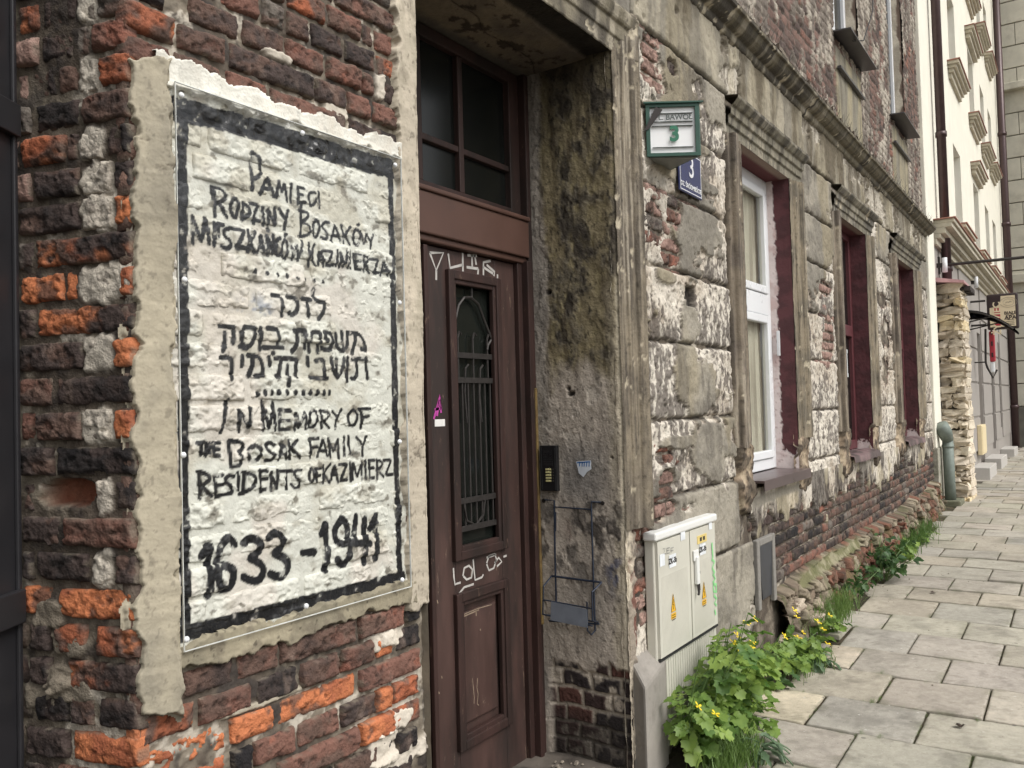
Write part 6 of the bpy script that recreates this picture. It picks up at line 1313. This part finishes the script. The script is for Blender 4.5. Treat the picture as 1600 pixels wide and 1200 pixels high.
for pl_ in ([(205, 385), (225, 380), (210, 430), (235, 430)], [(240, 380), (265, 375)], [(240, 400), (262, 398)], [(240, 380), (240, 425), (265, 422)], [(275, 380), (278, 420)], [(275, 380), (300, 372)], [(275, 402), (298, 398)]): ribbon(q, FC, [cp_(*p) for p in pl_], .0018, .0006)
q.build('pen_scribble', pmat('grey_pen', C_(150, 150, 146), rough=.6), cab)
# guard stone at the foot of the door jamb
xa = fc(1011, 1100, -.075)[0]; xb = fc(1044, 1100, -.045)[0]
def gs():
    foot = [(3.235, .02), (3.232, -.006), (xa, -.07), (xb, -.045), (xb, .02)]; hs = [.50, .47, .395, .44, .50]
    m = MB(); m.prism([(x, y, -.05) for x, y in foot], [(x, y, h) for i, ((x, y), h) in enumerate(zip(foot, hs))]); return m
g_ = tag(gs().build('guard_stone', pmat('guard_concrete', C_(158, 152, 144), rough=.9, var=.12, scale=9, bump=.5, dirt=C_(120, 114, 106), dirt_amt=.4, bumpd=.006), bevel=.014), 'grey concrete guard stone with a slanting top at the foot of the door jamb', 'guard stone')
# dark steel gate leaf at the left edge
s37, _z = on_left(37, 900); Pg = FL.at(s37+.004, 0., .010); gdir = np.array([-math.sin(CAM_YAW+R(1.2)), -math.cos(CAM_YAW+R(1.2)), 0]); gn = np.array([-gdir[1], gdir[0], 0.])
if gn[0]*(-1) > 0: gn = -gn
GT = Frame(Pg, gdir, gn)
gate = empty('steel_gate', tuple(Pg), 'nearly black steel gate leaf cut off by the left edge of the picture', 'gate')
M_GATE = pmat('black_gate_paint', C_(46, 45, 48), rough=.45, var=.12, scale=12, bump=.2)
def gbox(m, u0, u1, v0, v1, h0, h1): m.prism([tuple(GT.at(u, v0, h)) for u, h in ((u0, h0), (u1, h0), (u1, h1), (u0, h1))], [tuple(GT.at(u, v1, h)) for u, h in ((u0, h0), (u1, h0), (u1, h1), (u0, h1))]); return m
gbox(MB(), 0, .85, -.02, 2.9, -.02, 0).build('sheet', M_GATE, gate)
for z in (.12, 1.13, 2.16): gbox(MB(), .0, .85, z, z+.07, 0, .018).build('rail', M_GATE, gate, bevel=.003)
gbox(MB(), .0, .012, -.02, 2.9, .0, .010).build('stile', M_GATE, gate, bevel=.003)
# loose wires hanging from the upper windows
q = MB(); q.tube([(8.6, -.05, 6.2), (8.55, -.12, 5.6), (8.3, -.14, 5.1), (7.95, -.12, 4.72), (7.6, -.10, 4.6)], .006, 5)
tag(q.build('loose_cable', pmat('cable', C_(50, 46, 44), rough=.6), smooth=True), 'loose dark cable looping beside the first upper window', 'cable')

# ================================================================== PLANTS
def leafmat(name, c1, c2):
    m = bpy.data.materials.new(name); m.use_nodes = True; N, L = nodes_of(m); b = N['Principled BSDF']
    oi = N.new('ShaderNodeObjectInfo'); geo = N.new('ShaderNodeNewGeometry'); n = N.new('ShaderNodeTexNoise'); n.inputs['Scale'].default_value = 25; L.new(geo.outputs['Position'], n.inputs['Vector'])
    ad = N.new('ShaderNodeMath'); ad.operation = 'ADD'; L.new(oi.outputs['Random'], ad.inputs[0]); L.new(n.outputs[0], ad.inputs[1]); hf = N.new('ShaderNodeMath'); hf.operation = 'MULTIPLY'; hf.inputs[1].default_value = .5; L.new(ad.outputs[0], hf.inputs[0])
    cr = N.new('ShaderNodeValToRGB'); cr.color_ramp.elements[0].color = (*c1, 1); cr.color_ramp.elements[1].color = (*c2, 1); cr.color_ramp.elements[0].position = .2; cr.color_ramp.elements[1].position = .8
    L.new(hf.outputs[0], cr.inputs[0]); L.new(cr.outputs[0], b.inputs['Base Color']); b.inputs['Roughness'].default_value = .5
    tr = N.new('ShaderNodeBsdfTranslucent'); L.new(cr.outputs[0], tr.inputs[0]); mx = N.new('ShaderNodeMixShader'); mx.inputs[0].default_value = .35
    L.new(b.outputs[0], mx.inputs[1]); L.new(tr.outputs[0], mx.inputs[2]); L.new(mx.outputs[0], N['Material Output'].inputs[0]); MATS[name] = m; return m
M_LEAF = leafmat('fresh_leaf', (.07, .16, .03), (.30, .42, .09)); M_LEAFD = leafmat('dark_leaf', (.035, .085, .028), (.09, .17, .05)); M_STEM = pmat('stem_green', (.12, .20, .06), rough=.6)
M_PETAL = pmat('yellow_petal', (.85, .62, .02), rough=.5, var=.08); M_GRASS = leafmat('grass_blade', (.07, .15, .03), (.20, .30, .08)); M_GREYL = leafmat('grey_leaf', (.10, .17, .09), (.20, .28, .17))
def leaflet(V, F, cx, cy, ang, ln, wd, rnd, cup=.25):
    b = len(V); n = 11; V.append((cx, cy, 0))
    for i in range(n):
        t = -1.25+2.5*i/(n-1); lob = 1+(.10 if i % 2 == 0 else -.11)+rnd.uniform(-.06, .06)
        r = ln*lob*(.55+.45*math.cos(t*.9)); x, y = r*math.cos(t)*1.0, r*math.sin(t)*wd/ln*1.15
        X = cx+x*math.cos(ang)-y*math.sin(ang); Y = cy+x*math.sin(ang)+y*math.cos(ang); V.append((X, Y, cup*(abs(y)*.9)-.25*x*x/ln+rnd.uniform(-.05, .05)*ln))
    for i in range(n-1): F.append((b, b+1+i, b+2+i))
def leaf_mesh(seed, kind='celandine'):
    r = random.Random(seed); V = []; F = []
    if kind == 'celandine':
        leaflet(V, F, .55, 0, 0, .48, .40, r)
        for x, s in ((.42, .32), (.14, .26)):
            for sg in (1, -1): leaflet(V, F, x, .02*sg, sg*r.uniform(1.0, 1.35), s, s*.75, r)
    elif kind == 'ovate':
        leaflet(V, F, .0, 0, 0, .95, .55, r, .35)
    else:                                             # toothed long rosette leaf
        b = 0; n = 8
        for i in range(n+1):
            t = i/n; w = .14*math.sin(math.pi*min(1, t*.9+.08))*(1.25 if i % 2 else .65); z = .45*t-.6*t*t
            V += [(t, w, z+.05), (t, 0, z), (t, -w, z+.05)]
        for i in range(n): a = 3*i; F += [(a, a+3, a+4, a+1), (a+1, a+4, a+5, a+2)]
    me = bpy.data.meshes.new('leaf'); me.from_pydata(V, [], F); me.polygons.foreach_set('use_smooth', [True]*len(me.polygons)); me.update(); return me
LM = {k: [leaf_mesh(i*7+3, k) for i in range(5)] for k in ('celandine', 'ovate', 'rosette')}
def flower_mesh():
    V = []; F = []
    for k in range(4):
        a = k*math.pi/2; b = len(V)
        for (r_, t, z) in ((0, 0, 0), (.5, -.42, .1), (1, -.25, .16), (1.08, 0, .2), (1, .25, .16), (.5, .42, .1)): V.append((r_*math.cos(a+t), r_*math.sin(a+t), z))
        F += [(b, b+1, b+2, b+3), (b, b+3, b+4, b+5)]
    me = bpy.data.meshes.new('flower'); me.from_pydata(V, [], F); me.update(); me.materials.append(M_PETAL); return me
FLM = flower_mesh()
def plant(name, x, y, spread, height, nl, nf, label, cat, group=None, kind='celandine', mat=None, size=.10, seed=1, lean=(0, -.3), dz=0., sx=1.):
    mat = mat or M_LEAF; r = random.Random(seed); z0 = gnd_z(x)+dz; root = empty(name, (x, y, z0), label, cat, group); st = MB(); tips = []
    ns = max(4, nl//6)
    for i in range(ns):
        a = r.uniform(0, 6.28); rad = spread*math.sqrt(r.random()); ht = height*r.uniform(.45, 1)*(1-.35*(rad/spread)**2)
        tx, ty = rad*math.cos(a)*sx+lean[0]*ht, rad*math.sin(a)*.6+lean[1]*ht; base = (x+tx*.25, y+ty*.25, z0); top = (x+tx, min(y+ty, -.03 if kind != 'x' else 9), z0+ht)
        mid = ((base[0]*.5+top[0]*.5)+r.uniform(-.02, .02), (base[1]*.5+top[1]*.5)+.02, z0+ht*.6); st.tube([base, mid, top], [.0035, .003, .002], 4); tips.append((base, mid, top))
    st.build('stems', M_STEM, root)
    for i in range(nl):
        b, m, t = r.choice(tips); u = r.uniform(.25, 1.0); p = Vector(m).lerp(Vector(t), (u-.5)*2) if u > .5 else Vector(b).lerp(Vector(m), u*2)
        o = bpy.data.objects.new('leaf', r.choice(LM[kind])); COL.objects.link(o)
        if not o.data.materials: o.data.materials.append(mat)
        o.material_slots[0].link = 'OBJECT'; o.material_slots[0].material = mat
        s = size*r.uniform(.65, 1.25); az = r.uniform(0, 6.28); out = Vector((math.cos(az), math.sin(az)-.35, 0))
        p = p+out.normalized()*size*.25; p.y = min(p.y, -.02)
        e = (Matrix.Rotation(math.atan2(out.y, out.x), 4, 'Z') @ Matrix.Rotation(r.uniform(-.2, .75), 4, 'Y') @ Matrix.Rotation(r.uniform(-.5, .5), 4, 'X'))
        o.parent = root; o.matrix_parent_inverse = Matrix.Translation(-Vector(root.location)); o.matrix_basis = Matrix.Translation(p) @ e @ Matrix.Scale(s, 4)
    for i in range(nf):
        b, m, t = r.choice(tips[:max(3, len(tips)//2)]); p = Vector(t)+Vector((r.uniform(-.05, .05), -r.uniform(0, .06), r.uniform(.01, .06)))
        o = bpy.data.objects.new('flower', FLM); COL.objects.link(o); o.parent = root; o.matrix_parent_inverse = Matrix.Translation(-Vector(root.location))
        o.matrix_basis = Matrix.Translation(p) @ Matrix.Rotation(r.uniform(.3, 1.0), 4, 'X') @ Matrix.Rotation(r.uniform(0, 3), 4, 'Z') @ Matrix.Scale(.021*r.uniform(.8, 1.2), 4)
    return root
G1 = 'yellow flowering weeds at the foot of the wall'
plant('celandine_plant', 3.56, -.11, .22, .62, 100, 2, 'leafy celandine weed against the left door of the electricity cabinet', 'weed', G1, seed=11, size=.105)
plant('celandine_plant', 3.88, -.13, .21, .68, 100, 4, 'tallest yellow flowering celandine in front of the cabinet middle', 'weed', G1, seed=12, size=.105)
plant('celandine_plant', 4.15, -.11, .20, .56, 80, 4, 'yellow flowering celandine at the right edge of the cabinet', 'weed', G1, seed=13, size=.10)
plant('celandine_plant', 3.60, -.16, .12, .26, 34, 0, 'low bright green weed beside the concrete guard stone', 'weed', G1, seed=14, size=.08)
plant('celandine_plant', 3.98, -.19, .22, .22, 46, 0, 'low spreading leafy weed under the tall celandines by the pale slab', 'weed', G1, seed=24, size=.095)
plant('celandine_plant', 4.88, -.10, .26, .30, 70, 4, 'second clump of flowering celandine under the basement vent', 'weed', G1, seed=15, size=.09, sx=1.3)
plant('celandine_plant', 5.22, -.16, .15, .16, 22, 3, 'small flowering weed beside the raised pale stone', 'weed', G1, seed=25, size=.08)
plant('seedling', 4.60, -.20, .07, .11, 14, 0, 'small dark green seedling growing at the corner of the pale slab', 'weed', seed=16, kind='ovate', mat=M_LEAFD, size=.06)
plant('dandelion', 5.12, -.24, .10, .06, 20, 0, 'grey green dandelion rosette lying over the small pale slab', 'weed', seed=17, kind='rosette', mat=M_GREYL, size=.14)
plant('dandelion', 3.72, -.36, .10, .12, 16, 0, 'dandelion growing among the grass nearest the camera', 'weed', seed=18, kind='rosette', mat=M_GREYL, size=.12)
plant('ivy_bush', 7.55, -.16, .40, .42, 190, 0, 'dark green leafy bush spilling from the rubble foundation', 'bush', seed=19, kind='ovate', mat=M_LEAFD, size=.06, sx=1.7)
plant('ivy_bush', 6.75, -.12, .28, .28, 60, 0, 'lower dark green bush in front of the mossy ledge', 'bush', seed=20, kind='ovate', mat=M_LEAFD, size=.055, sx=1.5)
plant('ivy_bush', 8.5, -.18, .22, .16, 34, 0, 'pale green creeping weed at the pavement edge beyond the bushes', 'weed', seed=22, kind='ovate', mat=M_LEAF, size=.07, sx=1.8)
def grass(label, x, y, rx_, ry_, n, h, seed, dz=0., lean=.5):
    r = random.Random(seed); V = []; F = []
    for i in range(n):
        gx = x+r.gauss(0, rx_); gy = min(-.03, y+r.gauss(0, ry_)); z = gnd_z(gx)+dz-.01; a = r.uniform(0, 6.28); hh = h*r.uniform(.4, 1.15); w = .0022*r.uniform(.7, 1.5); l = hh*lean*r.uniform(.2, 1.2)
        dx, dy = math.cos(a), math.sin(a); b = len(V)
        for (t, ww) in ((0, 1), (.5, .8), (.85, .4)): V += [(gx+dx*l*t*t-dy*w*ww, gy+dy*l*t*t+dx*w*ww, z+hh*(t-.25*t*t)), (gx+dx*l*t*t+dy*w*ww, gy+dy*l*t*t-dx*w*ww, z+hh*(t-.25*t*t))]
        V.append((gx+dx*l, gy+dy*l, z+hh*.74)); F += [(b, b+1, b+3, b+2), (b+2, b+3, b+5, b+4), (b+4, b+5, b+6)]
    me = bpy.data.meshes.new('grass'); me.from_pydata(V, [], F); me.update(); o = link('grass', me, M_GRASS); tag(o, label, 'grass', kind='stuff')
grass('fine green grass tuft nearest the camera on the pavement edge', 3.60, -.27, .10, .06, 900, .15, 51)
grass('grass tufts between the flowering weeds and the pale slabs', 5.02, -.23, .12, .05, 300, .15, 52)
plant('celandine_plant', 5.75, -.14, .22, .20, 34, 1, 'sparse pale weed by the pavement edge under the mossy ledge', 'weed', G1, seed=33, size=.075, sx=1.6)
plant('celandine_plant', 9.1, -.15, .35, .14, 30, 0, 'farthest low weed along the foot of the foundation', 'weed', G1, seed=34, size=.08, sx=2.)
grass('grass hanging from the rubble under the mossy ledge', 6.0, -.12, .25, .05, 900, .26, 53, .02, .6)
grass('bright grass at the far foot of the foundation', 9.4, -.14, .45, .06, 1100, .24, 54, 0, .6)
# moss and tiny tufts in the joints
r = random.Random(61); V = []; F = []
def tuft(gx, gy, n, h):
    for i in range(n):
        x = gx+r.gauss(0, .02); y = gy+r.gauss(0, .004); z = gnd_z(x)-.012; a = r.uniform(0, 6.28); hh = h*r.uniform(.4, 1.2); b = len(V); w = .0016
        V.extend([(x-w, y, z), (x+w, y, z), (x+hh*.5*math.cos(a), y+hh*.5*math.sin(a), z+hh)]); F.append((b, b+1, b+2))
for i in range(90):
    k_ = r.randrange(3, 12)
    if r.random() < .6: X_ = XR[k_]; Y_ = -r.uniform(.2, 1.3)
    else: X_ = r.uniform(XR[k_], XR[k_+1]); Y_ = -(.205+.473*r.randrange(1, 3)) if k_ % 2 == 1 else -(-.032+.473*r.randrange(1, 3))
    tuft(X_, Y_, r.randint(6, 40), .018)
for (x, y) in ((5.06, -.62), (4.6, -.66), (4.595, -1.13), (5.97, -.3), (4.152, -.7), (4.152, -.78)): tuft(x, y, 90, .028)
me = bpy.data.meshes.new('joint_moss'); me.from_pydata(V, [], F); me.update(); tag(link('joint_moss', me, M_GRASS), 'moss and sprouting grass in the joints between the paving slabs', 'moss', kind='stuff')
# crumbs, leaves and chips on the ground
q = MB(); r = random.Random(71)
for i in range(260):
    near = r.random() < .55
    x = r.uniform(2.6, 3.3) if near else r.uniform(3.6, 11); y = r.uniform(-.05, .38) if near and x < 3.15 else -abs(r.gauss(.12, .12)) if r.random() < .7 else -r.uniform(.1, 1.4)
    z = (.05 if (x < 3.2 and y > .02) else gnd_z(x)+.001); s = r.uniform(.003, .011)*(1.2 if near else .8)
    q.prism([(x-s, y-s*.7, z), (x+s, y-s*.6, z), (x+s*.7, y+s, z), (x-s*.8, y+s*.7, z)], [(x-s*.5, y-s*.5, z+s*.6), (x+s*.6, y-s*.3, z+s*.8), (x+s*.4, y+s*.5, z+s*.7), (x-s*.5, y+s*.4, z+s*.5)])
tag(q.build('plaster_crumbs', pmat('crumbs', C_(150, 140, 126), rough=.95, var=.5, scale=30)), 'crumbs of fallen plaster and grit along the foot of the wall', 'rubble', kind='stuff')
M_DLEAF = pmat('dead_leaf', C_(70, 56, 46), rough=.8, var=.3)
for k_, ((px_, py_), lb) in enumerate((((1462, 927), 'crumpled dark leaf lying on the third row of slabs'), ((1502, 1139), 'small dry leaf lying on the wide slab nearest the camera'), ((1534, 783), 'dead leaf lying near the mossy drain block'))):
    P = gd(px_, py_); V = []; F = []; rr = random.Random(k_); leaflet(V, F, 0, 0, rr.uniform(0, 3), .035, .02, rr, .8); me = bpy.data.meshes.new('dead_leaf'); me.from_pydata([(P[0]+a*1.3, P[1]+b*1.3, P[2]+.006+abs(c)) for a, b, c in V], [], F); me.update(); tag(link('dead_leaf', me, M_DLEAF), lb, 'leaf')
P = gd(1172, 1052); q = MB(); q.prism([(P[0]-.02, P[1], P[2]), (P[0]+.02, P[1]-.02, P[2]), (P[0]+.03, P[1], P[2]+.045), (P[0], P[1]+.02, P[2]+.03)], [(P[0]-.018, P[1]+.003, P[2]), (P[0]+.022, P[1]-.017, P[2]), (P[0]+.032, P[1]+.003, P[2]+.045), (P[0]+.002, P[1]+.023, P[2]+.03)])
tag(q.build('paper_scrap', M_WHITE), 'white paper scrap caught behind the weeds beside the pale slab', 'litter')
